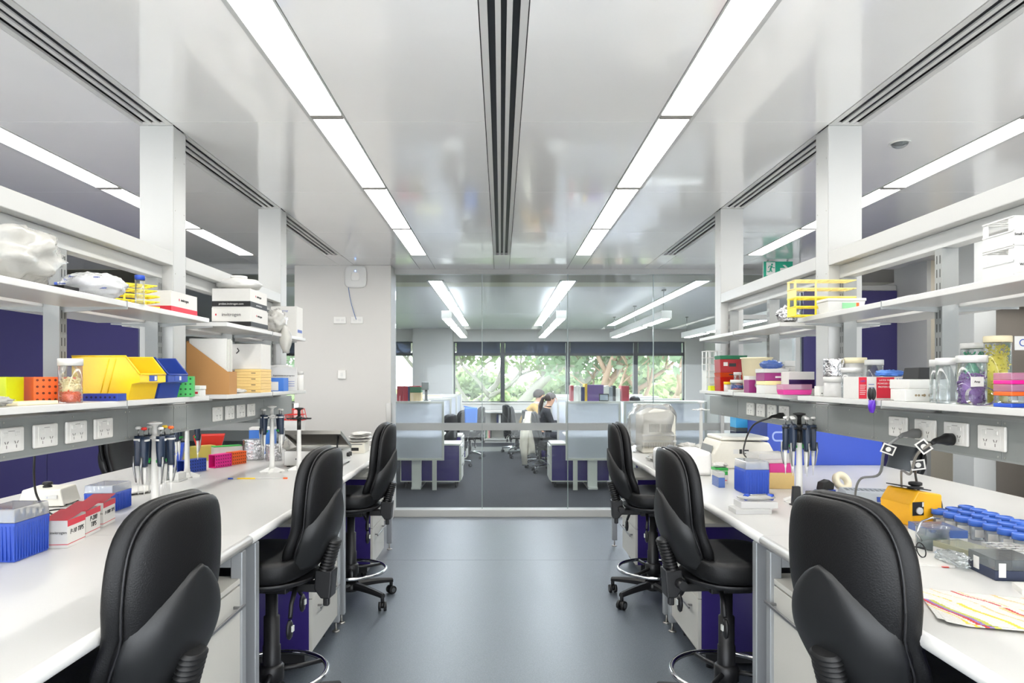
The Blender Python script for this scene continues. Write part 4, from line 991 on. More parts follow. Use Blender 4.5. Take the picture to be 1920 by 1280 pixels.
cable('black power cable dropping from the left trunking to the grey mixer', [(-1.72, 2.52, 1.242), (-1.73, 2.53, 1.15), (-1.78, 2.62, 1.05), (-1.85, 2.8, .95), (-1.9, 2.95, .908)], .004, BLK)
cable('loop of black cable behind the red-lidded cartons', [(-2.05, 3.22, .907), (-1.95, 3.12, .93), (-1.88, 2.98, .925), (-1.95, 2.92, .908), (-2.04, 3.02, .907), (-1.98, 3.08, .912), (-1.86, 3.0, .908), (-1.80, 2.86, .906)], .0035, BLK)
def racktube(label, x, y, z, w, d, h, mat, rz=0, nx=8, nz=4, face='front', group='coloured tube racks', open_end=False):
    """open tube rack: two long perforated faces, open ends, origin at base centre; the w side faces -Y"""
    t = T('tube_rack', label, 'tube rack', (x, y, z), R(rz), group); th = .0025
    m = MB().box(-w/2, w/2, -d/2, -d/2+th, 0, h).box(-w/2, w/2, d/2-th, d/2, 0, h).box(-w/2, w/2, -d/2+th, d/2-th, h-th, h).box(-w/2, w/2, -d/2+th, d/2-th, 0, th)
    if not open_end: m.box(-w/2, -w/2+th, -d/2+th, d/2-th, th, h-th).box(w/2-th, w/2, -d/2+th, d/2-th, th, h-th)
    m.build('frame', mat, t, bevel=.0008)
    m = MB()
    for i in range(nx):
        for j in range(nz):
            cx, cz = -w/2+w*(i+.6)/(nx+.2), h*(j+.5)/nz
            m.cyl((cx, -d/2-.0004, cz), (cx, -d/2+.0002, cz), .0042, n=10)
    m.build('holes', P('hole_'+mat.name, tuple(c*.45 for c in MCOL.get(mat.name, (.3, .2, .2))), .7), t)
    return t
MCOL = {'plastic_orange': (.93, .39, .14), 'plastic_blue': (.17, .31, .71), 'plastic_pink': (.89, .14, .55), 'plastic_green': (.2, .66, .29), 'plastic_navy': (.1, .1, .3)}
NBL = M_('dark_blue', '22409a', .4); MCOL['plastic_dark_blue'] = (.13, .25, .6)
racktube('dark blue tube rack beside the pink rack on the left bench', -1.99, 4.40, BT, .19, .055, .082, NBL, 70, 9, 4, open_end=True)
racktube('bright pink open-ended tube rack on the left bench', -1.915, 4.66, BT, .145, .06, .088, PINK, 66, 7, 4, open_end=True)
racktube('orange tube rack just behind the pink rack on the left bench', -1.868, 4.82, BT, .13, .06, .088, ORANGE, 66, 7, 4, open_end=True)
racktube('small dark blue rack in front of the half hidden carousel', -2.14, 4.5, BT, .1, .05, .055, NBL, 70, 5, 2)
YP = G('pale_yellow_plastic', 'f2ee9a', 'efe98a', .7, .2, .6)
bx('rack_box', 'pale yellow rack box behind the coloured racks on the left bench', 'rack box', -2.32, -2.1, 4.95, 5.03, BT, .11, YP, rz=50, group=None)
bx('rack_box', 'milky white rack box behind the orange rack on the left bench', 'rack box', -2.10, -1.90, 4.95, 5.01, BT, .115, MILKY, GRN, .008, rz=40)
bx('tray', 'red tray leaning behind the yellow rack box on the left bench', 'tray', -2.35, -2.13, 5.15, 5.35, BT+.0, .17, RED, rz=20, tp=.6)
bx('tray', 'blue tray behind the half hidden carousel on the left bench', 'tray', -2.38, -2.2, 4.66, 4.82, BT, .15, BLUE, rz=20, tp=.7)
for x, y, r, h, lb in ((-1.84, 5.08, .075, .15, 'foil-wrapped beaker behind the orange rack, larger of the two'), (-1.67, 5.02, .058, .12, 'foil-wrapped beaker beside the carousel, smaller of the two')):
    t = T('foil_beaker', lb, 'beaker', (x, y, BT), 0, 'foil-wrapped beakers on the left bench'); m = MB(); rings = []
    for i in range(13):
        z = h*i/12; rings.append([((r*(1+.07*noise.noise(Vector((math.cos(a)*3, math.sin(a)*3, z*40+x))))*math.cos(a)), r*(1+.07*noise.noise(Vector((math.cos(a)*3+5, math.sin(a)*3, z*40))))*math.sin(a), z) for a in [2*PI*j/28 for j in range(28)]])
    m.rings(rings); m.build('foil', FOIL, t)
bx('tub', 'blue tub with white lid at the back of the left bench', 'tub', -2.02, -1.83, 5.45, 5.6, BT, .21, P('tub_blue', '2f6cc0', .4), WPL, .02, rz=10)
t = T('wrapped_pipette', 'long wrapped glass pipette with yellow band lying on the left bench', 'wrapped pipette', (-1.63, 4.08, BT+.004), R(3)); t['category'] = 'pipette'
MB().cyl((0, 0, 0), (.35, 0, 0), .0038, n=10).build('tube', MILKY, t); MB().cyl((.055, 0, 0), (.16, 0, 0), .0042, n=10).build('yellow_band', YEL, t); MB().cyl((0, 0, 0), (.03, 0, 0), .0046, n=10).build('blue_end', BLUE, t); MB().cyl((.325, 0, 0), (.35, 0, 0), .0048, n=10).build('orange_end', ORANGE, t)
# steel slide warmer with raised lid
t = T('slide_warmer', 'stainless steel laboratory warmer with its lid propped open on the left bench', 'warmer', (-1.28, 4.80, BT))
MB().box(-.19, .19, -.165, .165, .008, .012).box(-.19, .19, -.165, -.16, .012, .11).box(-.19, .19, .16, .165, .012, .11).box(-.19, -.185, -.16, .16, .012, .11).box(.185, .19, -.16, .16, .012, .11).box(-.185, .185, -.16, .16, .085, .09).build('case', STEEL, t, bevel=.002)
m = MB(); m.T = Matrix.Translation((0, .165, .115)) @ Matrix.Rotation(R(-21), 4, 'X'); m.box(-.195, .195, -.36, 0, 0, .006).box(-.195, .195, -.36, -.354, -.02, 0).box(.189, .195, -.354, 0, -.02, 0).box(-.195, -.189, -.354, 0, -.02, 0)
m.build('lid', STEEL, t, bevel=.001)
MB().cyl((.15, -.1, .09), (.15, -.06, .20), .006, n=10).build('lid_strut', BLK, t); B(.1905, .192, -.13, .13, .03, .1).build('control_panel', WPL, t)
for yy in (.03, .085): MB().cyl((.192, yy, .065), (.212, yy, .065), .015, n=16).build('knob', BLK, t)
MB().cyl((-.11, -.1652, .055), (-.11, -.167, .055), .005, n=10).build('bolt_hole', BLK, t)
for sx in (-1, 1):
    for sy in (-1, 1): MB().cyl((sx*.17, sy*.14, 0), (sx*.17, sy*.14, .009), .012, n=10).build('foot', BLK, t)
t = bx('power_supply', 'white instrument with a dark oval dial at the end of the left bench', 'instrument', -1.25, -1.10, 5.5, 5.72, BT, .085, BEIGE); sticker(t, 'front', -.03, .03, .02, .045, BLK, 'dial'); sticker(t, 'front', -.06, .06, .068, .076, SATIN, 'vent')
for k in range(3):
    crumple('paper_sheets', 'crumpled white paper sheets %s on the white instrument' % ('piled', 'in the middle', 'on top')[k], 'papers', -1.17+.01*k, 5.62, BT+.0855+.026*k, .10-.012*k, .13, .013, CARD, .3, 2.5, 20+k, flat=0, group='papers on the white instrument')
crumple('plastic_bag', 'loose clear plastic bag behind the steel warmer', 'plastic bag', -1.52, 5.35, BT, .16, .13, .09, BAG, .3, 2.2, 4)
crumple('wipes', 'crumpled white wipes on the bench end behind the steel warmer', 'wipes', -1.33, 5.4, BT, .10, .08, .06, CARD, .4, 3, 6)
t = T('wire_basket', 'red wire basket at the far end of the left bench', 'basket', (-1.78, 5.85, BT)); m = MB()
for k in range(9): m.tube([(-.1+.025*k, -.06, .25), (-.085+.021*k, -.05, .34)], .003, 5).tube([(-.1+.025*k, .06, .25), (-.085+.021*k, .05, .34)], .003, 5)
for z, s in ((.25, 1), (.295, .92), (.34, .85)): m.tube([(-.1*s, -.06*s, z), (.1*s, -.06*s, z), (.1*s, .06*s, z), (-.1*s, .06*s, z), (-.1*s, -.06*s, z)], .004, 5)
m.build('wires', RED, t); MB().tbox(.16, .1, .249, .18, .12).build('tub', WPL, t, bevel=.004)
crumple('wipe_sheet', 'folded white wipe beside the nearest left carousel', 'wipe', -1.93, 3.62, BT, .08, .13, .012, CARD, .2, 3, 9)

# ---- LEFT LOWER SHELF
bx('rack_box', 'white pegged rack at the left end of the lower left shelf', 'rack box', -1.585, -1.515, 1.95, 2.05, SL, .11, WPL)
crumple('plastic_bag', 'clear plastic bag at the left end of the lower left shelf', 'plastic bag', -1.43, 1.90, SL, .05, .06, .016, BAG, .3, 3, 12)
bx('lid', 'long cream lid lying along the edge of the lower left shelf', 'lid', -1.47, -1.40, 1.98, 2.16, SL, .011, CREAM, bname='plate')
t = bx('rack_box', 'lime yellow box behind the orange rack on the lower left shelf', 'rack box', -1.60, -1.55, 2.14, 2.22, SL, .085, LIME)
racktube('orange perforated tube rack on the lower left shelf', -1.515, 2.29, SL, .125, .11, .085, ORANGE, 52, 7, 4)
jar('clear jar of yellow and orange tips with white lid, lower left shelf', -1.412, 2.24, SL, .037, .145, fill=[ORANGE, P('pale_tips', 'f3dfa6', .5)], fh=.52)
racktube('low dark blue rack in front of the yellow bin', -1.43, 2.455, SL, .135, .06, .026, NBL, 0, 8, 1)
def bin_(label, x0, x1, y0, y1, mat, h=.163, name='stacking_bin'):
    t = T(name, label, 'storage bin', (x0, (y0+y1)/2, SL), 0, 'open-front storage bins on the lower left shelf'); W = x1-x0; D = (y1-y0)/2; th = .003
    prof = [(0, 0), (W-.045, 0), (W-.03, .06), (W, .066), (W, .096), (W-.052, h), (0, h)]
    m = MB()
    for s in (-1, 1): m.prism(prof, s*D, s*(D-th), 'y')
    m.box(0, th, -D+th, D-th, 0, h).box(th, W-.045, -D+th, D-th, 0, th)
    m.prism([(W-.048, 0), (W-.045, 0), (W-.03, .06), (W, .066), (W, .096), (W-.003, .096), (W-.003, .07), (W-.034, .064)], -D+th, D-th, 'y')
    o = m.build('body', mat, t)
    m = MB()
    for s in (-1, 1):
        m.tube([(0, s*D, h), (W-.052, s*D, h), (W, s*D, .096)], .0035, 6)
        m.tube([(W*.42, s*(D+.001), .02), (W*.55, s*(D+.001), h-.01)], .0018, 5).tube([(W*.52, s*(D+.001), .02), (W*.65, s*(D+.001), h-.01)], .0018, 5)
    m.tube([(W, -D, .096), (W, D, .096)], .0035, 6).build('rim', mat, t)
    B(W+.0003, W+.0012, -.03, .03, .07, .092).build('label_card', LTBL, t); B(W+.0012, W+.0018, .008, .024, .073, .089).build('label_code', WPL, t)
    return t
bin_('large yellow open-front storage bin on the lower left shelf', -1.590, -1.338, 2.53, 2.725, YEL)
bin_('dark blue open-front storage bin beside the yellow bin', -1.585, -1.335, 2.74, 2.91, BINBLUE)
racktube('bright green tube rack beside the blue bin', -1.405, 3.03, SL, .08, .1, .09, GRN, 20, 4, 4)
t = bx('tub', 'small white tub with red print beside the green rack', 'tub', -1.43, -1.37, 3.11, 3.17, SL, .048, WPL, WPL, .018, over=.002); sticker(t, 'front', -.02, .02, .01, .02, CRED, 'print')
t = T('magazine_file', 'brown cardboard magazine file full of papers on the lower left shelf', 'magazine file', (-1.48, 3.50, SL)); pr = [(-.11, 0), (.108, 0), (.108, .115), (.098, .115), (-.11, .27)]
MB().prism(pr, -.048, -.045, 'y').prism(pr, .045, .048, 'y').box(.105, .108, -.045, .045, 0, .115).box(-.11, -.107, -.045, .045, 0, .27).box(-.107, .105, -.045, .045, 0, .003).build('case', KRAFT, t)
m = MB(); [m.box(-.100, .09+.002*(k % 3), -.038+k*.011, -.031+k*.011, .004, .283-.006*(k % 4)) for k in range(7)]; m.build('papers', CARD, t)
for k in range(4):
    t = bx('slide_box', 'tan slide storage box, %s of the pile of four' % ('bottom', 'second from the bottom', 'third from the bottom', 'topmost')[k], 'slide box', -1.52, -1.372, 3.90, 4.08, SL+.0335*k, .033, TAN, TAN, .014, group='tan slide boxes on the lower left shelf', over=.001)
    sticker(t, 'front', .02, .045, .009, .013, INK, 'catch')
t = bx('document_box', 'white document box standing on the tan slide boxes', 'box', -1.57, -1.375, 3.92, 4.08, SL+.1345, .145, CARD); MB().tube([(-.04, -.0815, .12), (-.03, -.083, .105), (-.045, -.083, .09)], .003, 6).build('black_mark', BLK, t)
crumple('wipe_sheet', 'crumpled tissue in front of the tan slide boxes', 'wipe', -1.47, 3.78, SL, .055, .03, .012, CARD, .3, 3, 31)
t = bx('kit_box', 'blue and white kit box near the far end of the lower left shelf', 'box', -1.50, -1.375, 4.32, 4.42, SL, .085, P('kit_blue', '3c74c8', .5)); sticker(t, 'front', -.05, .03, .005, .06, WPL)
t = bx('notice_card', 'white notice card reading Experiment in progress on the lower left shelf', 'card', -1.515, -1.345, 4.50, 4.515, SL, .155, CARD, rz=0, bname='card'); text('Experiment in progress', .015, t, (0, -.0085, .10), FR, INK); 
for k in range(3): sticker(t, 'front', .01, .07, .03+.015*k, .033+.015*k, LTBL, 'print_line')
t = bx('box_lid', 'pale box lid resting behind the notice card', 'box', -1.55, -1.41, 4.54, 4.62, SL, .17, WPL)
jar('white squeeze bottle with blue label at the end of the lower left shelf', -1.387, 4.72, SL, .022, .13, body=WPL, name='bottle', cat='bottle')
# ---- LEFT UPPER SHELF
def neck(m): m.tube([(.05, .06, .16), (.07, .10, .2), (.06, .13, .23)], [.04, .02, .035], 10)
crumple('plastic_bag', 'large knotted white plastic bag on the upper left shelf', 'plastic bag', -1.47, 2.03, SU, .12, .17, .085, BAG, .28, 2.0, 3, extra=None)
t = bx('box', 'flat black box under the printed bag on the upper left shelf', 'box', -1.55, -1.42, 2.22, 2.3, SU, .022, BLK); t['name'] = 'flat_box'; t.name = 'flat_box'
t = crumple('printed_bag', 'white bag with blue print lying on the upper left shelf', 'bag', -1.44, 2.42, SU, .10, .10, .045, BAGB, .18, 2.6, 8)
for k in range(9): rg_ = random.Random(k); text('Proteau', .012, t, (-.07+.017*k, -.085-.01*(k % 2)+.002*k, .03+.012*(k % 4)), (62, 0, rg_.uniform(-30, 50)), LTBL, 'print')
def wire_rack(name, label, cat, x, y, z, w, d, h, mat, rz=0, nx=6, ny=3, tilt=0, group=None, levels=3):
    t = T(name, label, cat, (x, y, z), R(rz), group); t.rotation_euler = (R(tilt), 0, R(rz))
    def grid(z0, th):
        m = MB(); b = .004
        for i in range(nx+1): xx = -w/2+w*i/nx; m.box(xx-b/2, xx+b/2, -d/2, d/2, z0, z0+th)
        for j in range(ny+1): yy = -d/2+d*j/ny; m.box(-w/2, w/2, yy-b/2, yy+b/2, z0, z0+th)
        return m
    for k in range(levels): grid((h-.004)*k/(levels-1), .004).build('grid', mat, t)
    for s in (-1, 1):
        MB().box(s*w/2, s*(w/2-.003), -d/2, d/2, .004, h*.5).box(s*w/2, s*(w/2-.003), -d/2, -d/2+.02, h*.5, h-.004).box(s*w/2, s*(w/2-.003), d/2-.02, d/2, h*.5, h-.004).build('end_plate', mat, t)
        for xx in (-w/6, w/6): B(xx-.004, xx+.004, s*d/2, s*(d/2-.003), .004, h-.004).build('upright', mat, t); return t
YRK = P('rack_yellow', 'f0dc3a', .4); YRP = P('rack_pale_yellow', 'f0d98a', .4)
wire_rack('test_tube_rack', 'lower yellow wire rack of the pile on the upper left shelf', 'test tube rack', -1.465, 2.68, SU, .20, .10, .045, YRK, 52, 6, 3, group='yellow racks on the upper left shelf')
wire_rack('test_tube_rack', 'upper yellow wire rack of the pile on the upper left shelf', 'test tube rack', -1.485, 2.70, SU+.046, .20, .10, .045, YRK, 47, 6, 3, group='yellow racks on the upper left shelf')
bx('tub', 'blue plastic tub behind the yellow racks on the upper left shelf', 'tub', -1.585, -1.50, 2.42, 2.52, SU, .06, CLEARB, BLUE, .01)
jar('clear centrifuge tube with blue cap standing before the yellow racks', -1.375, 2.60, SU, .018, .11, lidc=BLUE, name='centrifuge_tube', cat='tube')
def inv(t, w, d, h, front=True):
    pass
def brandbox(label, x0, x1, y0, y1, z, h, band, bandh, group, ftxt, stxt, bandtxt=None):
    t = bx('carton', label, 'carton', x0, x1, y0, y1, z, h, CARD, group=group, bev=.001); w, d, _ = t['wdh']
    z0, z1 = bandh; m = MB().box(-w/2-.0006, w/2+.0006, -d/2-.0006, d/2+.0006, z0, z1); m.build('colour_band', band, t)
    zt = (z1+h)/2 if z0 < h*.3 else z0/2
    if ftxt: text(ftxt, .026, t, (0, -d/2-.0009, zt), FR, INK); MB().ball((-w*.3-.02, -d/2-.0005, zt), .004, .0008, .006).build('logo_drop', CRED, t)
    if stxt: text(stxt, .018, t, (w/2+.0009, 0, zt), AL, INK); MB().ball((w/2+.0005, -.052, zt), .0008, .004, .006).build('logo_drop', CRED, t)
    if bandtxt: text(bandtxt, .015, t, (0, -d/2-.0012, (z0+z1)/2), FR, WPL); text(bandtxt, .010, t, (w/2+.0012, 0, (z0+z1)/2), AL, WPL)
    return t
brandbox('white carton with red base band on the upper left shelf', -1.56, -1.41, 2.92, 3.17, SU, .095, CRED, (.0, .03), None, None, 'invitrogen')
brandbox('lower white carton with black band of the pair on the upper left shelf', -1.58, -1.365, 3.73, 4.0, SU, .105, BLK, (.004, .03), 'pair of banded cartons', 'invitrogen', 'invitrogen', None)
brandbox('upper white carton with black band of the pair on the upper left shelf', -1.58, -1.37, 3.735, 4.0, SU+.106, .105, BLK, (.006, .036), 'pair of banded cartons', None, 'invitrogen', 'probes.invitrogen.com')
t = crumple('plastic_bag', 'white filled bag with flat top lying on the banded cartons', 'plastic bag', -1.48, 3.86, SU+.2115, .125, .10, .036, WPL, .12, 2.2, 14)
MB().lathe([(.045, .068), (.045, .084)], n=24).build('cap', WPL, t)
t = bx('carton', 'white glove carton with blue print near the far end of the upper left shelf', 'carton', -1.55, -1.375, 4.60, 4.74, SU, .205, CARD); text('Microarray', .022, t, (-.02, -.0705, .175), FR, LTBL); sticker(t, 'right', -.05, .05, .03, .05, LTBL, 'print_band'); sticker(t, 'front', .0, .03, .04, .055, LTBL, 'print_band')
t = crumple('plastic_bag', 'clear glove bag slumping over the edge of the upper left shelf', 'plastic bag', -1.405, 4.28, SU, .055, .12, .075, BAG, .3, 2.4, 17)
m = MB(); rings = []
for i in range(12):
    v = i/11; rings.append([((.012+.028*math.sin(PI*min(v*1.0, .9)))*math.cos(a)+.05+.01*v, (.015+.05*v*(1.2-v))*math.sin(a)*1.1, .05-.17*v+.004*math.sin(3*a)) for a in [2*PI*j/18 for j in range(18)]])
m.rings(rings).build('hanging_tail', BAG, t)
# wifi unit and wall plates on the pillar
t = T('access_point', 'square white wireless access point with a blue light, high on the pillar', 'access point', (px(667, 7.2), 7.209, pz(519, 7.2))); MB().pad(.235, .235, .03, 4.2, 2.5, None, None, 40, 16, y0=-.016).build('body', WPL, t)
MB().cyl((0, -.0318, .06), (0, -.034, .06), .006, n=12).build('status_light', E('blue_led', '6aa0ff', 3), t); MB().pad(.09, .09, .006, 4, 2.5, None, None, 24, 10, y0=-.033).build('badge', PLATE, t)
cable('thin blue network cable from the access point to the wall socket', [(px(653, 7.2), 7.195, pz(537, 7.2)), (px(657, 7.2), 7.19, pz(560, 7.2)), (px(662, 7.2), 7.19, pz(580, 7.2)), (px(668, 7.2), 7.195, pz(599, 7.2))], .003, P('cable_blue', '4a6fb0', .5))
for cx, lb in ((637, 'white wall socket on the pillar, left of the pair'), (669, 'white wall socket on the pillar with the blue cable, right of the pair')):
    t = T('wall_socket', lb, 'wall socket', (px(cx, 7.2), 7.2095, pz(600, 7.2)), 0, 'wall sockets on the pillar'); B(-.066, .066, -.012, 0, -.037, .037).build('plate', PLATE, t, bevel=.004); MB().box(-.04, .0, -.0128, -.012, -.012, .012).box(.015, .045, -.0128, -.012, -.012, .012).build('face_detail', P('face_grey', 'd6d4d0', .5), t)
t = T('wall_switch', 'small square white switch plate on the pillar', 'switch', (px(641, 7.2), 7.2095, pz(702, 7.2))); B(-.042, .042, -.02, 0, -.045, .045).build('plate', PLATE, t, bevel=.003); B(-.012, .012, -.023, -.02, -.02, .02).build('rocker', WPL, t, bevel=.002)
# ---- RIGHT LOWER SHELF
for k in range(2):
    wire_rack('test_tube_rack', 'white lattice rack standing at the far end of the lower right shelf, %s' % ('aisle one', 'inner one')[k], 'test tube rack', 1.425+.055*k, 4.70, SL, .05, .11, .27, WPL, 0, 2, 3, group='white racks at the far end of the lower right shelf', levels=7)
redc = G('red_translucent', 'd8483c', 'd0281c', .85, .2, .6); redo = G('orange_translucent', 'e86a30', 'e2501c', .85, .2, .6)
z = SL
for k, (h, mt, lb) in enumerate(((.09, redc, 'bottom red storage box of the pile on the lower right shelf'), (.028, redo, 'thin orange storage box in the red pile on the lower right shelf'), (.085, P('deep_red_box', '9c1c24', .4), 'upper deep red storage box of the pile on the lower right shelf'), (.024, P('green_lid_box', '156b48', .5), 'dark green box topping the red pile on the lower right shelf'))):
    t = bx('storage_box', lb, 'storage box', 1.40, 1.575, 4.36, 4.48, z, h, mt, group='red box pile on the lower right shelf', tp=.96)
    if k in (0, 1, 2): sticker(t, 'front', -.03, .015, h*.45, h*.7, INK, 'marker_writing')
    if k == 2: sticker(t, 'front', -.065, -.038, h*.5, h*.78, WPL, 'paper_label')
    z += h+.0004
bx('storage_box', 'small lime yellow box in front of the white racks, lower right shelf', 'storage box', 1.395, 1.46, 4.54, 4.60, SL, .032, LIME)
jar('small pot with yellow cap on the lower right shelf', 1.42, 4.28, SL, .022, .06, lidc=YEL, body=MILKY, lh=.016)
jar('clear jar with coloured beads and white lid, lower right shelf', 1.435, 4.14, SL+.0125, .042, .06, fill=[RED, BLUE], fh=.3, lh=.018)
jar('clear jar behind the bead jar on the lower right shelf', 1.53, 4.20, SL, .04, .09, lh=.014)
jar('tall narrow clear jar beside the cream bucket, lower right shelf', 1.47, 4.24, SL, .024, .12, lh=.018)
bx('foam_slab', 'flat white foam lid under the bead jar', 'lid', 1.392, 1.485, 4.09, 4.19, SL, .012, WPL, bname='plate')
t = T('bucket', 'cream plastic bucket on the lower right shelf', 'bucket', (1.505, 4.02, SL)); MB().lathe([(.068, 0), (.07, .002), (.085, .195), (.092, .197), (.092, .204), (.083, .204), (.068, .01)], n=32).build('body', CREAM, t)
t = bx('freezer_box', 'magenta freezer box with frosted lid at the shelf edge, lower right shelf', 'freezer box', 1.395, 1.475, 3.84, 3.92, SL, .095, MAG, MILKY, .022)
t = bx('freezer_box', 'white box with clear yellow lid under the magenta box, lower right shelf', 'freezer box', 1.392, 1.52, 3.60, 3.72, SL, .068, WPL, P('pale_wax', 'ead9a0', .4), .022)
t = bx('freezer_box', 'magenta freezer box with pale lid and white label, upper one on the right shelf', 'freezer box', 1.39, 1.515, 3.60, 3.72, SL+.0685, .064, MAG, MILKY, .022, over=.003); sticker(t, 'front', -.005, .045, .015, .024, WPL, 'print'); sticker(t, 'front', .03, .045, .024, .032, WPL, 'print')
crumple('plastic_bag', 'clear bag with a blue strip on the magenta freezer box', 'plastic bag', 1.45, 3.66, SL+.133, .06, .05, .022, CLEARB, .25, 3, 41)
crumple('plastic_bag', 'milky bag slumped between the bucket and magenta boxes', 'plastic bag', 1.46, 3.78, SL, .045, .045, .055, BAG, .2, 2.4, 43)
t = bx('carton', 'tall white and green carton on the lower right shelf', 'carton', 1.525, 1.58, 3.66, 3.72, SL, .175, CARD, WPL, .03); sticker(t, 'front', -.02, .02, .02, .028, CRED, 'print'); sticker(t, 'front', -.02, .02, .06, .09, GRN, 'print')
t = bx('carton', 'white carton with a purple band behind the pink tray', 'carton', 1.465, 1.595, 3.47, 3.57, SL, .115, CARD); B(-.0655, .0655, -.0508, -.05, .03, .075).build('purple_band', P('foil_purple', '3b2057', .2, metal=.5), t)
bx('tray', 'pink tray with clear cover on the lower right shelf', 'tray', 1.395, 1.54, 3.375, 3.455, SL, .052, P('hot_pink', 'e0409a', .4), PINKC, .028, tp=.93)
t = bx('foam_block', 'small white foam block with two dark holes beside the foil jar', 'foam block', 1.46, 1.505, 3.13, 3.18, SL, .045, WPL, bname='block'); MB().cyl((-.01, -.0252, .012), (-.01, -.026, .012), .003, n=8).cyl((.008, -.0252, .012), (.008, -.026, .012), .003, n=8).build('holes', BLK, t)
jar('wide clear jar of white powder with white lid, lower right shelf', 1.478, 3.01, SL, .052, .088, fill=None, lh=.024, body=MILKY)
t = T('foil_packet', 'foil-covered cylinder standing on the white-lidded powder jar', 'foil packet', (1.478, 3.01, SL+.0885)); m = MB(); rings = []
for i in range(11):
    zz = .078*i/10; rings.append([(.052*(1+.05*noise.noise(Vector((math.cos(a)*4, math.sin(a)*4, zz*60))))*math.cos(a), .052*(1+.05*noise.noise(Vector((math.cos(a)*4+9, math.sin(a)*4, zz*60))))*math.sin(a), zz) for a in [2*PI*j/30 for j in range(30)]])
m.rings(rings).build('foil', FOIL, t)
jar('clear jar with white lid behind the glove carton, left one', 1.475, 2.87, SL, .042, .125, lh=.02)
jar('clear jar with white lid behind the glove carton, right one', 1.553, 2.84, SL, .036, .158, lh=.022)
jar('milky tub with wide pale lid behind the jars, lower right shelf', 1.535, 2.955, SL, .045, .17, lh=.024, body=MILKY, lidc=CREAM)
t = bx('glove_carton', 'red and white nitrile glove carton on the lower right shelf', 'carton', 1.392, 1.60, 2.655, 2.775, SL, .087, CARD, bev=.001)
sticker(t, 'front', -.104, -.073, .002, .085, CRED, 'red_panel'); sticker(t, 'front', -.035, .034, .004, .085, CRED, 'red_panel')
text('LATEX FREE', .0095, t, (0, -.061, .073), FR, WPL); text('POWDER FREE', .0095, t, (0, -.061, .060), FR, WPL); text('PROTEIN FREE', .009, t, (0, -.061, .047), FR, WPL); text('NITRILE', .017, t, (.072, -.061, .074), FR, LTBL); text('POWDER FREE', .0085, t, (.07, -.061, .06), FR, LTBL)
text('safir', .012, t, (-.088, -.061, .07), FR, LTBL)
for k in range(6): sticker(t, 'front', -.1, -.08+.002*(k % 3), .018+.007*k, .020+.007*k, WPL, 'print_line', .0009)
for k in range(4): sticker(t, 'front', -.066, -.044, .02+.012*k, .022+.012*k, LTBL, 'print_line', .0009)
crumple('glove', 'crumpled blue nitrile glove on top of the glove carton', 'glove', 1.545, 2.71, SL+.0875, .055, .035, .013, P('nitrile_blue', '5f8fe0', .5), .35, 3.2, 51)
t = T('clip', 'purple translucent clip with black grips hanging on the lower right shelf edge', 'clip', (1.386, 2.54, SL-.005), 0)
m = MB(); rings = []
for i in range(9):
    v = i/8; rings.append([((.004+.008*math.sin(PI*v))*math.cos(a)-.006, (.022-.011*v)*math.sin(a), -.03*v*1.6+.005) for a in [2*PI*j/14 for j in range(14)]])
m.rings(rings).build('jaw', P('purple_clip', '5a2bb0', .25), t)
for s in (-1, 1): MB().ball((-.006, s*.012, .028), .007, .013, .024).build('grip', BLK, t)
t = bx('foam_block', 'white box with round punched holes at the edge of the lower right shelf', 'box', 1.392, 1.49, 2.35, 2.42, SL, .043, WPL, bname='block'); m = MB()
for xx, r in ((-.012, .004), (-.002, .004), (.010, .003), (.017, .005), (.038, .007)): m.cyl((xx, -.0352, .022), (xx, -.036, .022), r, n=12)
m.build('holes', P('hole_brown', '8f7f66', .7), t)
bx('storage_box', 'plain white lidded box under the black case, lower right shelf', 'storage box', 1.455, 1.592, 2.43, 2.55, SL, .077, WPL, WPL, .035, over=.002)
t = bx('case', 'small black case with label on top of the white box', 'case', 1.495, 1.59, 2.44, 2.53, SL+.0775, .042, BLK, tp=1.1); sticker(t, 'front', -.02, .005, .012, .03, WPL)
jar('clear jar with white lid, leftmost of three at the shelf edge', 1.455, 2.262, SL, .031, .142, lh=.022, group='three clear jars on the lower right shelf')
jar('clear jar with white lid and paper label, middle of three', 1.425, 2.178, SL, .034, .145, lh=.022, group='three clear jars on the lower right shelf')
t = jar('largest clear jar holding purple tips, rightmost of three', 1.44, 2.088, SL, .042, .150, lh=.022, fill=P('tip_purple', '7a4a9a', .5), fh=.6, group='three clear jars on the lower right shelf'); MB().box(-.030, .008, -.0415, -.0395, .055, .085).build('paper_label', WPL, t); text('Amp', .009, t, (-.012, -.042, .07), FR, INK)
jar('tall clear jar of green tips with white lid at the back', 1.548, 2.235, SL, .038, .195, lh=.018, fill=P('tip_green', '35b98c', .5), fh=.82)
jar('tall clear jar of yellow tips with cream lid at the back', 1.55, 2.13, SL, .038, .212, lh=.02, fill=P('tip_yellow', 'f0e14a', .5), fh=.84, lidc=CREAM)
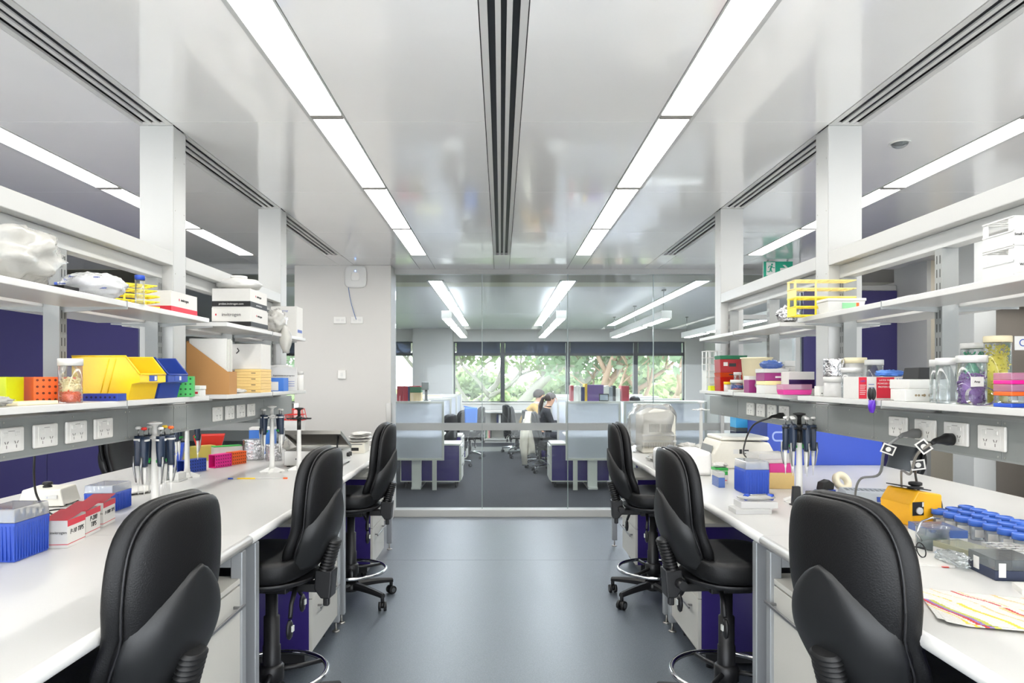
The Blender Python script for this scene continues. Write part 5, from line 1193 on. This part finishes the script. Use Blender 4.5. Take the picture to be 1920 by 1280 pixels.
# goggles
t = T('safety_goggles', 'clear plastic safety goggles at the edge of the lower right shelf', 'goggles', (1.428, 1.965, SL), R(-40))
for s in (-1, 1):
    m = MB(); rings = []
    for i in range(5):
        v = i/4; rr = [(s*.036+(.037-.006*v)*math.copysign(abs(math.cos(a))**.8, math.cos(a)), -.025-.022*(1-v)+.012*abs(math.cos(a)), .029+(.028-.004*v)*math.copysign(abs(math.sin(a))**.8, math.sin(a))) for a in [2*PI*j/26 for j in range(26)]]; rings.append(rr)
    m.rings(rings, False); m.build('lens_shell', CLEAR, t)
    MB().tube([(s*.07, -.02, .035), (s*.075, .03, .035), (s*.07, .075, .028)], .004, 6).build('temple', CLEAR, t)
MB().tube([(-.008, -.045, .036), (0, -.048, .042), (.008, -.045, .036)], .003, 6).build('bridge', CLEAR, t)
for k, (c, cc, nm) in enumerate(((BLUE, CLEAR, 'blue'), (ORANGE, PINKC, 'orange'), (PINK, PINKC, 'pink'))):
    t = bx('tip_rack', 'tip rack with %s base and clear cover, %s of the pile' % (nm, ('bottom', 'middle', 'top')[k]), 'tip rack', 1.395, 1.465, 1.865, 1.935, SL+.032*k, .0315, c, cc, .0205, group='tip racks with clear covers on the lower right shelf')
for k, (c, nm) in enumerate(((DGRN, 'dark green'), (BLUE, 'blue'), (M_('crimson', 'a3192e'), 'crimson'), (ORANGE, 'orange'))):
    t = T('microtube_rack', '%s microtube rack in the pile at the right end, %s' % (nm, ('bottom', 'second from the bottom', 'third from the bottom', 'topmost')[k]), 'tube rack', (1.48, 1.80, SL+.038*k), 0, 'coloured microtube racks at the right end'); MB().tbox(.10, .06, .032, .11, .066).box(-.06, .06, -.037, .037, .032, .036).build('body', c, t, bevel=.002)
# ---- RIGHT UPPER SHELF
crumple('foil_ball', 'crumpled foil lump at the start of the far upper right shelf', 'foil', 1.46, 3.47, SU, .05, .05, .042, FOIL, .3, 4, 61)
wire_rack('test_tube_rack', 'lower bright yellow test tube rack on the upper right shelf', 'test tube rack', 1.455, 3.10, SU, .27, .09, .082, YRK, 0, 7, 3, group='yellow racks on the upper right shelf')
wire_rack('test_tube_rack', 'upper pale yellow test tube rack on the upper right shelf', 'test tube rack', 1.455, 3.10, SU+.083, .27, .09, .078, YRP, 0, 7, 3, group='yellow racks on the upper right shelf')
t = bx('food_tub', 'white tub with green and orange label before the yellow racks', 'tub', 1.40, 1.56, 2.92, 3.02, SU, .062, WPL, WPL, .012, over=.003, tp=.9); sticker(t, 'front', -.02, .05, .018, .042, P('label_green', '8fce9a', .5)); sticker(t, 'front', .04, .052, .018, .042, ORANGE, 'sticker', .001)
for k in range(2):
    t = wire_rack('test_tube_rack', 'white rack with handwriting at the right end of the upper right shelf, %s' % ('lower', 'upper')[k], 'test tube rack', 1.475, 1.93, SU+.083*k, .14, .12, .081, WPL, 0, 3, 4, group='white racks on the upper right shelf')
    B(-.07, -.03, -.0615, -.06, .0, .08).build('end_panel', WPL, t); text(('Wiks', 'Small Genes')[k], .010, t, (-.045, -.063, .03), FR, INK, 'handwriting')
bx('paper_tray', 'grey shallow tray at the back of the upper right shelf', 'tray', 1.46, 1.58, 2.42, 2.52, SU, .016, LGREY)

# ---- RIGHT BENCH
# chiller under a plastic cover
t = T('ice_chiller', 'cream bench unit with vent slots, cloaked in clear plastic, far end of the right bench', 'bench unit', (1.27, 5.62, BT)); pr = [(-.13, 0), (.14, 0), (.14, .30), (.10, .345), (-.03, .36), (-.13, .31)]
m = MB().prism(pr, -.12, .16, 'y'); m.build('housing', BEIGE, t, bevel=.012, seg=3)
m = MB()
for k in range(18): m.box(-.11+.0135*k, -.104+.0135*k, -.1215, -.12, .04, .085)
for k in range(9):
    m.box(-.075+.0095*k, -.070+.0095*k, -.1215, -.12, .17, .235); m.box(.025+.0095*k, .030+.0095*k, -.1215, -.12, .17, .235)
m.build('vent_slots', P('vent_dark', '9c968a', .6), t)
MB().box(-.132, .142, -.128, -.12, .09, .105).box(-.132, .142, -.128, -.12, .14, .15).build('ridge', WPL, t, bevel=.002)
m = MB(); rings = []
for i in range(14):
    v = i/13; rr = []
    for j in range(36):
        a = 2*PI*j/36; q = noise.noise(Vector((math.cos(a)*2, math.sin(a)*2, v*4)))
        s_ = 1-.25*max(0, v-.75)/.25
        rr.append((-.02+(.19+.02*q)*s_*math.copysign(abs(math.cos(a))**.6, math.cos(a)), .03+(.17+.02*q)*s_*math.copysign(abs(math.sin(a))**.6, math.sin(a)), .05+.345*v+.012*q))
    rings.append(rr)
m.rings(rings, True); m.build('plastic_cover', G('thin_cover', 'fafafa', 'f4f4f2', .25, .1, 1.0, bump=1.0, bscale=14), t)
t = bx('foam_box', 'large rounded white foam box on the right bench behind the middle stool', 'foam box', 1.01, 1.31, 4.22, 4.55, BT, .148, P('styrofoam', 'f4f3f1', .6), bev=.025); t.children[0].modifiers[0].segments = 4
crumple('plastic_bag', 'small clear bag with parts beside the foam box', 'plastic bag', 1.17, 4.98, BT, .09, .12, .025, BAG, .35, 3.5, 71)
crumple('tissue', 'crumpled white tissue near the far end of the right bench', 'tissue', 1.54, 5.65, BT, .08, .06, .035, CARD, .4, 3.5, 73)
jar('pale canister with black lid on the right bench', 1.66, 5.45, BT, .042, .115, lidc=BLK, lh=.012, body=BEIGE, name='canister', cat='canister')
bx('notepad', 'lime green pad lying beside the cream centrifuge', 'pad', 1.44, 1.56, 4.95, 5.1, BT, .02, LIME, bname='pages')
t = T('centrifuge', 'cream benchtop centrifuge with domed lid on the right bench', 'centrifuge', (1.62, 4.72, BT)); pr = [(-.22, 0), (.20, 0), (.20, .12), (.17, .175), (-.155, .185), (-.20, .10)]
MB().prism(pr, -.17, .17, 'y').build('housing', BEIGE, t, bevel=.012, seg=3); MB().box(-.15, .175, -.16, .16, .187, .212).build('lid', P('centrifuge_lid', 'e6e3d9', .35), t, bevel=.012, seg=3)
m = B(-.07, -.035, -.1712, -.17, .10, .13); m.build('sticker', WPL, t); B(-.03, -.012, -.1712, -.17, .1, .13).build('sticker', BLK, t); B(-.008, .032, -.1712, -.17, .1, .127).build('sticker', BLK, t); B(-.004, .028, -.1716, -.1712, .105, .118).build('sticker', WPL, t)
m = MB(); m.T = Matrix.Translation((-.21, 0, .05)) @ Matrix.Rotation(R(12), 4, 'Y'); m.box(-.004, -.001, -.12, .12, .0, .1); m.build('control_panel', P('panel_grey', '8c8f90', .4), t)
# big blue tub
t = T('blue_crate', 'big royal blue corrugated plastic crate at the back of the right bench', 'crate', (2.25, 4.93, BT)); BC = P('crate_blue', '2347b4', .45)
MB().box(-.40, .40, -.19, -.184, 0, .32).box(-.40, .40, .184, .19, 0, .32).box(-.40, -.394, -.184, .184, 0, .32).box(.394, .40, -.184, .184, 0, .32).box(-.394, .394, -.184, .184, 0, .006).build('walls', BC, t, bevel=.002)
text('U', .12, t, (-.33, -.1915, .2), (90, 90, 0), P('faded_print', '9fb2e6', .5)); MB().box(.0, .09, -.1915, -.19, .265, .3).build('paper_label', WPL, t)
t = bx('crate', 'dark green plastic crate beside the stacked blue boxes', 'crate', 1.93, 2.11, 5.4, 5.6, BT, .28, P('crate_green', '1f5c36', .5)); MB().box(-.04, .04, -.101, -.1, .21, .235).build('hand_hole', BLK, t)
for k, (h, c, l, nm) in enumerate(((.05, SKY, SKY, 'light blue storage box at the bottom of the stack'), (.075, NAVY, GREYC, 'navy storage box with smoky lid in the middle of the stack'), (.10, SKY, SKY, 'light blue storage box on top of the stack'))):
    t = bx('storage_box', nm+' behind the centrifuge', 'storage box', 1.80, 1.98, 5.22, 5.36, BT+(0, .0505, .126)[k]+.10, h, c, l, h*.4, group='blue boxes stacked behind the centrifuge'); sticker(t, 'front', .0, .022, 0.002, h-.002, M_('masking_tape', 'dfd6bd', .7), 'tape')
bx('box', 'grey box at the base of the blue box stack', 'box', 1.80, 1.98, 5.22, 5.36, BT, .10, LGREY).name = 'storage_box'
# tip boxes, cartons
tip_box('tall blue tip box with clear lid standing on the right bench', 1.262, 1.386, 3.52, 3.69, BT, .13, .042, group=None)
bx('tip_refill', 'small blue and white box behind the tall blue tip box', 'box', 1.20, 1.235, 3.76, 3.88, BT, .085, CLEARB, CLID, .03)
t = bx('carton', 'small white and green carton beside the tall blue tip box', 'carton', 1.225, 1.30, 3.90, 3.98, BT, .09, CARD, GRN, .016); sticker(t, 'front', -.02, .034, .05, .072, GRN, 'print'); sticker(t, 'front', -.02, .03, .018, .022, CRED, 'print')
crumple('tissue', 'white tissue on the small green carton', 'tissue', 1.265, 3.94, BT+.0905, .04, .035, .014, CARD, .3, 3, 81)
bx('storage_box', 'cream cardboard box at the bottom of the pile beside the carousel', 'storage box', 1.465, 1.60, 3.72, 3.86, BT, .088, TAN)
bx('storage_box', 'magenta box in the middle of the pile beside the carousel', 'storage box', 1.467, 1.598, 3.722, 3.858, BT+.0885, .048, M_('bright_magenta', 'd62a86'))
bx('storage_box', 'white cardboard box topping the pile beside the carousel', 'storage box', 1.40, 1.59, 3.74, 3.88, BT+.137, .052, CARD, CARD, .03, over=.002, rz=8)
# translucent racks and bag
bx('tube_tray', 'milky plastic tray at the aisle edge of the right bench', 'tray', 1.04, 1.20, 3.02, 3.12, BT, .022, MILKY, bname='tray')
bx('tube_tray', 'milky plastic rack on the tray under the bagged tubes', 'tray', 1.07, 1.235, 3.04, 3.14, BT+.0225, .028, MILKY, bname='tray')
t = T('tube_bag', 'clear bag with two blue-capped tubes resting on the milky rack', 'bag', (1.155, 3.09, BT+.051)); MB().pad(.17, .075, .02, 3, 2.4, None, None, 24, 14, z0=0).build('bag', BAG, t, loc=(0, 0, .014)); t.children[0].rotation_euler = (R(90), 0, 0)
for k, xx in enumerate((-.055, .07)): MB().cyl((xx, -.02, .016), (xx+.018*(1-2*k), -.005, .017), .014, n=14).build('blue_cap', BLUE, t)
m = MB().cyl((-.04, -.005, .016), (.05, .015, .016), .011, n=14); m.build('tube', CLEAR, t)
# black dispensers by the carousel
for x, y, h, c, lb in ((1.40, 3.235, .085, BLK, 'black upright clip holder beside the right carousel'), (1.46, 3.225, .065, P('brown_grey', '5f5b52', .5), 'brown-grey upright clip holder beside the right carousel')):
    t = T('clip_holder', lb, 'holder', (x, y, BT)); MB().tbox(.05, .05, .006, .05, .05).tbox(.042, .028, h, .034, .022, .006).build('body', c, t, bevel=.004)
t = T('tape_roll', 'roll of cream masking tape on the right bench', 'tape roll', (1.80, 3.62, BT), 0); m = MB().lathe([(.024, 0), (.052, 0), (.052, .024), (.024, .024), (.024, 0)], n=32, cap=False); m.build('roll', M_('masking_tape', 'dfd6bd', .7), t)
t.rotation_euler = (R(62), 0, R(20)); t.location = (1.80, 3.62, BT+.006+.046)
t = T('tape_dispenser', 'black and blue tape dispenser beside the masking tape', 'tape dispenser', (1.70, 3.58, BT), R(20)); MB().box(-.05, .05, -.025, .025, 0, .02).build('base', BINBLUE, t, bevel=.004); MB().prism([(-.04, .02), (.04, .02), (.045, .05), (.01, .072), (-.03, .06)], -.022, .022, 'y').build('holder', BLK, t, bevel=.005)
t = T('heat_block', 'grey-blue keypad device with perforated top on the right bench', 'device', (1.80, 3.35, BT), R(-14)); MB().tbox(.26, .17, .05, .22, .15, .004).build('body', P('device_grey', 'a7adb3', .4), t, bevel=.004)
m = MB(); [m.box(-.1+.022*i, -.084+.022*i, -.03+.02*j, -.016+.02*j, .0538, .0548) for i in range(9) for j in range(4)]; m.build('keys', P('key_grey', '6f757c', .5), t); B(.02, .07, -.086, -.076, .012, .035).build('badge', LTBL, t); B(-.1, .1, -.07, .07, 0, .005).build('foot_pad', BLK, t)
YMX = P('mixer_yellow', 'f2b21a', .35)
t = T('vortex_mixer', 'bright yellow vortex mixer with black knob on the right bench', 'mixer', (1.72, 2.86, BT), R(-12)); MB().prism([(-.075, 0), (.075, 0), (.075, .125), (-.045, .145), (-.085, .09)], -.08, .08, 'y').build('housing', YMX, t, bevel=.008, seg=3); t.rotation_euler = (0, 0, R(14))
MB().lathe([(.03, .14), (.03, .146), (.014, .15), (.026, .155), (.026, .165), (.02, .168)], cx=.02, n=24).build('cup_head', BLK, t)
m = MB(); m.T = Matrix.Translation((-.016, 0, .147)) @ Matrix.Rotation(R(9), 4, 'Y'); m.box(-.055, .045, -.07, .06, 0, .004); m.build('top_pad', BLK, t); B(-.075, -.02, -.0812, -.08, .045, .10).build('control_plate', BLK, t); MB().cyl((-.045, -.0815, .065), (-.045, -.09, .065), .014, n=16).build('dial', WPL, t)
B(-.028, -.02, -.0816, -.0812, .08, .098).build('tag', WPL, t)
# plastic beaker with wire handle
t = T('beaker', 'clear plastic jug with chrome handle half hidden by the near right stool', 'beaker', (1.53, 2.42, BT)); MB().lathe([(.05, 0), (.052, .002), (.052, .075), (.056, .078), (.05, .074), (.048, .004)], n=28).build('body', CLEAR, t); MB().lathe([(.046, .005), (.046, .035)], n=24).build('liquid', G('teal_liquid', '4fa7ab', '1f8b92', .7, .05, .5), t)
MB().tube([(-.05, -.02, .03), (-.075, -.03, .06), (-.05, -.02, .10), (.0, .0, .108), (.04, .02, .10)], .003, 8).build('handle', CHROME, t)
cable('coil of black cable behind the yellow mixer', [(1.80, 3.06, .905), (1.86, 3.03, .95), (1.89, 2.98, .985), (1.86, 2.96, .96), (1.83, 3.0, .91), (1.88, 3.04, .96), (1.91, 2.98, .98), (1.89, 2.93, .93), (1.86, 2.94, .905), (1.91, 2.90, .907)], .005, BLK)
# plugs and cables
def plug(label, y, mat, x=1.537, z=1.305, r=.018):
    t = T('plug', label, 'plug', (x, y, z)); MB().tube([(-.0, 0, 0), (-.02, 0, 0), (-.035, -.004, -.002), (-.07, -.02, -.004), (-.09, -.03, -.012)], [r, r, r*.7, r*.45, r*.3], 14).build('body', mat, t)
    return t
CG_ = P('grey_cable', '6f706f', .5)
plug('grey plug in the second near right outlet', 2.50, CG_, 1.53, 1.30); plug('black plug in the near right outlet', 2.315, BLK, 1.53, 1.295, .021); plug('black plug in a far right outlet', 3.70, BLK, 1.53, 1.30, .017); 
cable('grey cable hanging from the second near right outlet, left of two', [(1.44, 2.47, 1.288), (1.40, 2.49, 1.24), (1.43, 2.58, 1.14), (1.52, 2.88, 1.08), (1.58, 3.04, 1.0), (1.60, 3.08, .908)], .005, CG_)
cable('grey cable running down behind the yellow mixer', [(1.44, 2.285, 1.283), (1.42, 2.33, 1.24), (1.47, 2.45, 1.16), (1.62, 2.75, 1.13), (1.76, 3.0, 1.08), (1.80, 3.06, .95)], .0045, P('brown_grey_cable', '7a756d', .5))
cable('black cable running down to the coil beside the yellow mixer', [(1.445, 2.30, 1.283), (1.43, 2.36, 1.23), (1.55, 2.55, 1.16), (1.75, 2.88, 1.09), (1.84, 3.0, .97), (1.85, 3.05, .908)], .005, BLK)
cable('black cable looping from the far right outlet to the centrifuge', [(1.44, 3.67, 1.288), (1.37, 3.70, 1.25), (1.38, 3.85, 1.15), (1.52, 4.25, 1.02), (1.70, 4.45, .96)], .005, BLK)
for x, y, z, rz, lb in ((1.405, 2.475, 1.245, 20, 'test tag with round symbol on the left grey cable'), (1.425, 2.30, 1.272, 50, 'printed test tag folded over the grey plug lead'), (1.455, 2.38, 1.20, -10, 'small black and white test tag on the black cable')):
    t = T('cable_tag', lb, 'tag', (x, y, z)); t.rotation_euler = (R(10), R(rz), R(-20)); B(-.022, .022, -.001, 0, -.018, .018).build('card', CARD, t); B(-.017, .017, -.0014, -.001, -.013, .013).build('print', INK, t); MB().cyl((0, -.0014, 0), (0, -.0018, 0), .009, n=16).build('symbol', CARD, t)
# near right cluster
t = bx('tube_box', 'white box with blue frosted lid of tubes near the specimen jars', 'tube box', 1.535, 1.66, 2.42, 2.58, BT, .062, WPL, CLEARB, .028, rz=-4, tp=.97); sticker(t, 'front', -.03, .0, .015, .019, SATIN, 'print')
bx('tube_box', 'white box with clear yellowish lid beside the navy case', 'tube box', 1.50, 1.60, 2.20, 2.36, BT, .045, MILKY, G('yellow_lid', 'e8eef0', 'dcd8b0', .45, .1, .9), .02, rz=10)
t = bx('gel_case', 'navy case with smoky clear lid at the right edge of the bench', 'case', 1.475, 1.605, 2.02, 2.16, BT, .062, NAVY, GREYC, .032, rz=-6); sticker(t, 'left', .01, .04, .012, .05, WPL); sticker(t, 'front', -.055, -.035, .01, .052, WPL, 'sticker')
# specimen jars with blue caps
SPB = G('specimen_body', 'eef2f4', 'e3e8ee', .3, .1, .9); base = None; rg = random.Random(12)
rowsj = []
for i in range(9): rowsj.append((1.78+.0005*i, 2.77-.073*i))
for i in range(8): rowsj.append((1.86, 2.80-.073*i))
for i in range(5): rowsj.append((1.935, 2.84-.073*i))
names_ = ['front row', 'middle row', 'back row']
for i, (x, y) in enumerate(rowsj):
    r_ = 0 if i < 9 else (1 if i < 17 else 2); k = i if r_ == 0 else (i-9 if r_ == 1 else i-17)
    if base is None:
        base = T('specimen_jar', 'x', 'jar'); MB().lathe([(.021, 0), (.022, .002), (.025, .052)], n=18).build('body', SPB, base); MB().lathe([(.029, .052), (.029, .07), (.026, .072), (.026, .068), (.01, .0675)], n=24).build('cap', P('specimen_cap', '3f6fd0', .4), base)
        m = MB(); m.rings([[(.0262*math.cos(a), .0262*math.sin(a), z) for a in [R(200)+R(130)*j/10 for j in range(11)]] for z in (.012, .04)], False, closed=False); m.build('paper_label', CARD, base); o = base
    else: o = dup(base)
    o.location = (x+rg.uniform(-.004, .004), y, BT); o.rotation_euler = (0, 0, rg.uniform(-.6, .6)); o['group'] = 'blue-capped specimen jars on the right bench'
    o['label'] = 'blue-capped specimen jar, %s one from the far end of the %s' % (ord_(k), names_[r_])
for k, y in enumerate((2.24, 2.02)):
    wire_rack('wire_rack', 'white wire rack lying before the specimen jars, %s' % ('farther one', 'nearer one')[k], 'wire rack', 1.695, y, BT, .10, .2, .04, WPL, -3, 3, 6, group='white wire racks on the right bench', levels=2)
# spectacles, notebook, pads, chart
t = T('eyeglasses', 'dark-framed glasses lying on the notebook', 'glasses', (1.37, 2.255, BT+.0085), R(30))
for s in (-1, 1): MB().torus((s*.033, 0, 0), .024, .002, 24, 6).build('rim', BLK, t, loc=(0, 0, .022)).rotation_euler = (R(70), 0, 0); MB().tube([(s*.06, 0, .024), (s*.062, .06, .02), (s*.055, .12, .004)], .0025, 6).build('temple', BLK, t)
MB().tube([(-.01, 0, .026), (.01, 0, .026)], .002, 6).build('bridge', BLK, t)
t = T('notebook', 'spiral notebook with red tab lying under the glasses', 'notebook', (1.36, 2.26, BT), R(-12)); B(-.11, .10, -.075, .075, 0, .008).build('pages', CARD, t); m = MB(); [m.torus((0, 0, 0), .007, .0012, 12, 5) for _ in range(0)]
for k in range(12): m.tube([(.10, -.07+.012*k, .001), (.108, -.07+.012*k, .004), (.106, -.07+.012*k, .012), (.098, -.07+.012*k, .01)], .0012, 5)
m.build('spiral', CHROME, t); B(.06, .08, -.083, -.075, .002, .003).build('red_tab', RED, t)
for k in range(1): crumple('plastic_film', 'clear film wrap beside the navy case', 'plastic film', 1.46, 2.20, BT, .035, .07, .022, CLEAR, .35, 3, 91)
t = T('note_block', 'block of white note paper at the right edge of the bench', 'note pad', (1.53, 1.905, BT), R(-20)); B(-.075, .075, -.04, .04, 0, .016).build('pages', CARD, t); B(.03, .05, .02, .041, .016, .018).build('clip', LTBL, t)
# printed colour chart: page built as one curved sheet with printed bands as material faces
cols = [CARD] + [P('print_'+n, c, .6) for n, c in (('orange', 'eebf86'), ('deep_orange', 'e59a55'), ('red', 'c23a34'), ('yellow', 'ecc93e'), ('violet', '8a72b8'), ('olive', 'b9bb4c'), ('pale_green', 'cfe0cf'), ('grey', 'dcdad6'))]
def chart(label, x, y, rz, seed, z):
    t = T('colour_chart', label, 'chart', (x, y, z), R(rz), 'printed charts on the right bench'); W, D = .42, .297; nx, ny = 126, 60; m = MB(); rgc = random.Random(seed)
    def surf(u, v, o=0): return (-W/2+W*u, -D/2+D*v, .002+o+.006*max(0, math.sin(PI*u))*(1-v)**2 + .012*max(0, .12-u)*6*(1-v))
    bands = []
    for half in (0, 1):
        for (c0, wd_, ci) in ((.05, .012, 4), (.10, .02, 3), (.125, .02, 5), (.15, .02, 6), (.22, .012, 8), (.30, .02, 4), (.42, .012, 1), (.52, .02, 1), (.545, .014, 3), (.62, .010, 1), (.70, .03, 7), (.80, .03, 2), (.90, .05, 1)) if half == 0 else ((.06, .010, 4), (.2, .008, 1), (.32, .014, 3), (.36, .01, 1), (.47, .02, 7), (.55, .018, 1), (.64, .01, 7), (.75, .06, 1), (.93, .03, 2)):
            bands.append((half, c0, wd_, ci))
    vs = [surf(i/nx, j/ny) for j in range(ny+1) for i in range(nx+1)]; o0 = len(m.v); m.v += [Vector(p) for p in vs]
    for j in range(ny):
        for i in range(nx):
            u, v = (i+.5)/nx, (j+.5)/ny; half = 0 if v < .62 else 1; vv = v/.62 if half == 0 else (v-.62)/.38; ci = 0
            sh = -.16*(1/(1+math.exp(-(vv-.5)*7)))+.08
            for (hf, c0, wd_, cc) in bands:
                if hf == half and abs(u-c0-(.5-vv)*.10+ -sh*1.0*0-.06*math.tanh((.5-vv)*4)) < wd_*.8 and (v < .60 or v > .64): ci = cc
            if ci == 0 and (j % 3 == 0) and rgc.random() < .45: ci = 8
            m.f.append([o0+j*(nx+1)+i, o0+j*(nx+1)+i+1, o0+(j+1)*(nx+1)+i+1, o0+(j+1)*(nx+1)+i]); m.mi.append(ci); m.sm.append(True)
    o = m.build('sheet', cols, t); s = o.modifiers.new('thick', 'SOLIDIFY'); s.thickness = .0006; return t
chart('colourful printed chart lying at the near end of the right bench', 1.325, 1.74, -22, 1, BT+.0004)
chart('second printed chart under the colourful chart, its corner showing', 1.33, 1.725, -20, 2, BT+.0); 
# ceiling details, exit sign, wall sign, downlight
t = T('exit_sign', 'green and white running man exit sign with arrow hanging from the ceiling', 'exit sign', (px(1459, 6.9), 6.9, 2.70)); GS = P('sign_green', '0f9a7a', .4)
B(-.152, .152, 0, .02, -.24, -.012).build('panel', WPL, t, bevel=.002); B(-.147, .147, -.001, 0, -.235, -.015).build('green_face', GS, t); B(-.12, -.03, -.0015, -.001, -.155, -.022).build('white_door', WPL, t)
MB().cyl((-.1, .01, -.012), (-.1, .01, 0), .01, n=10).cyl((.1, .01, -.012), (.1, .01, 0), .01, n=10).build('hanger', GREY, t)
m = MB(); m.ball((-.062, -.0025, -.045), .010, .001, .010)
for a in (((-.065, -.058), (-.078, -.095), .009), ((-.078, -.092), (-.085, -.118), .0065), ((-.085, -.118), (-.112, -.118), .005), ((-.076, -.09), (-.062, -.12), .0065), ((-.066, -.06), (-.092, -.062), .0045), ((-.092, -.062), (-.10, -.08), .0045), ((-.064, -.062), (-.052, -.078), .0045), ((-.052, -.078), (-.034, -.078), .0045)):
    (x0, z0), (x1, z1), r = a; m.tube([(x0, -.0022, z0), (x1, -.0022, z1)], r*.9, 8)
for i in range(len(m.v)): m.v[i].y = -.0015+max(-.0012, min(0, (m.v[i].y+.0022)*.1))
m.build('running_man', GS, t)
MB().prism([(.02, -.08), (.075, -.08), (.045, -.05), (.07, -.05), (.115, -.0925), (.07, -.135), (.045, -.135), (.075, -.105), (.02, -.105)], -.0015, -.001, 'y').build('arrow', WPL, t)
t = T('downlight', 'round recessed ceiling downlight on the far right', 'downlight', (px(1747, 6.35), 6.35, 2.7)); MB().lathe([(.10, -.004), (.10, -.0005)], n=28).build('trim', WPL, t); MB().lathe([(.085, -.006), (.085, -.004)], n=28).build('lens', E('downlight_glow', 'fff6e6', 5), t)
t = T('detector', 'small round clear-domed detector on the right part of the ceiling', 'detector', (px(1687, 3.47), 3.47, 2.7)); MB().lathe([(.05, -.006), (.05, -.0005)], n=28).build('base', WPL, t); MB().lathe([(.002, -.028), (.02, -.026), (.035, -.016), (.04, -.006)], n=24).build('dome', CLEAR, t)
t = T('wall_sign', 'white sign with a blue letter at the right edge of the view', 'sign', (3.83, 4.915, 1.755)); t.location = (px(1903, 4.91), 4.915, pz(643, 4.91)); B(0, .3, -.004, 0, -.05, .05).build('panel', WPL, t); text('C', .075, t, (.055, -.0048, 0), FR, LTBL, 'letter')
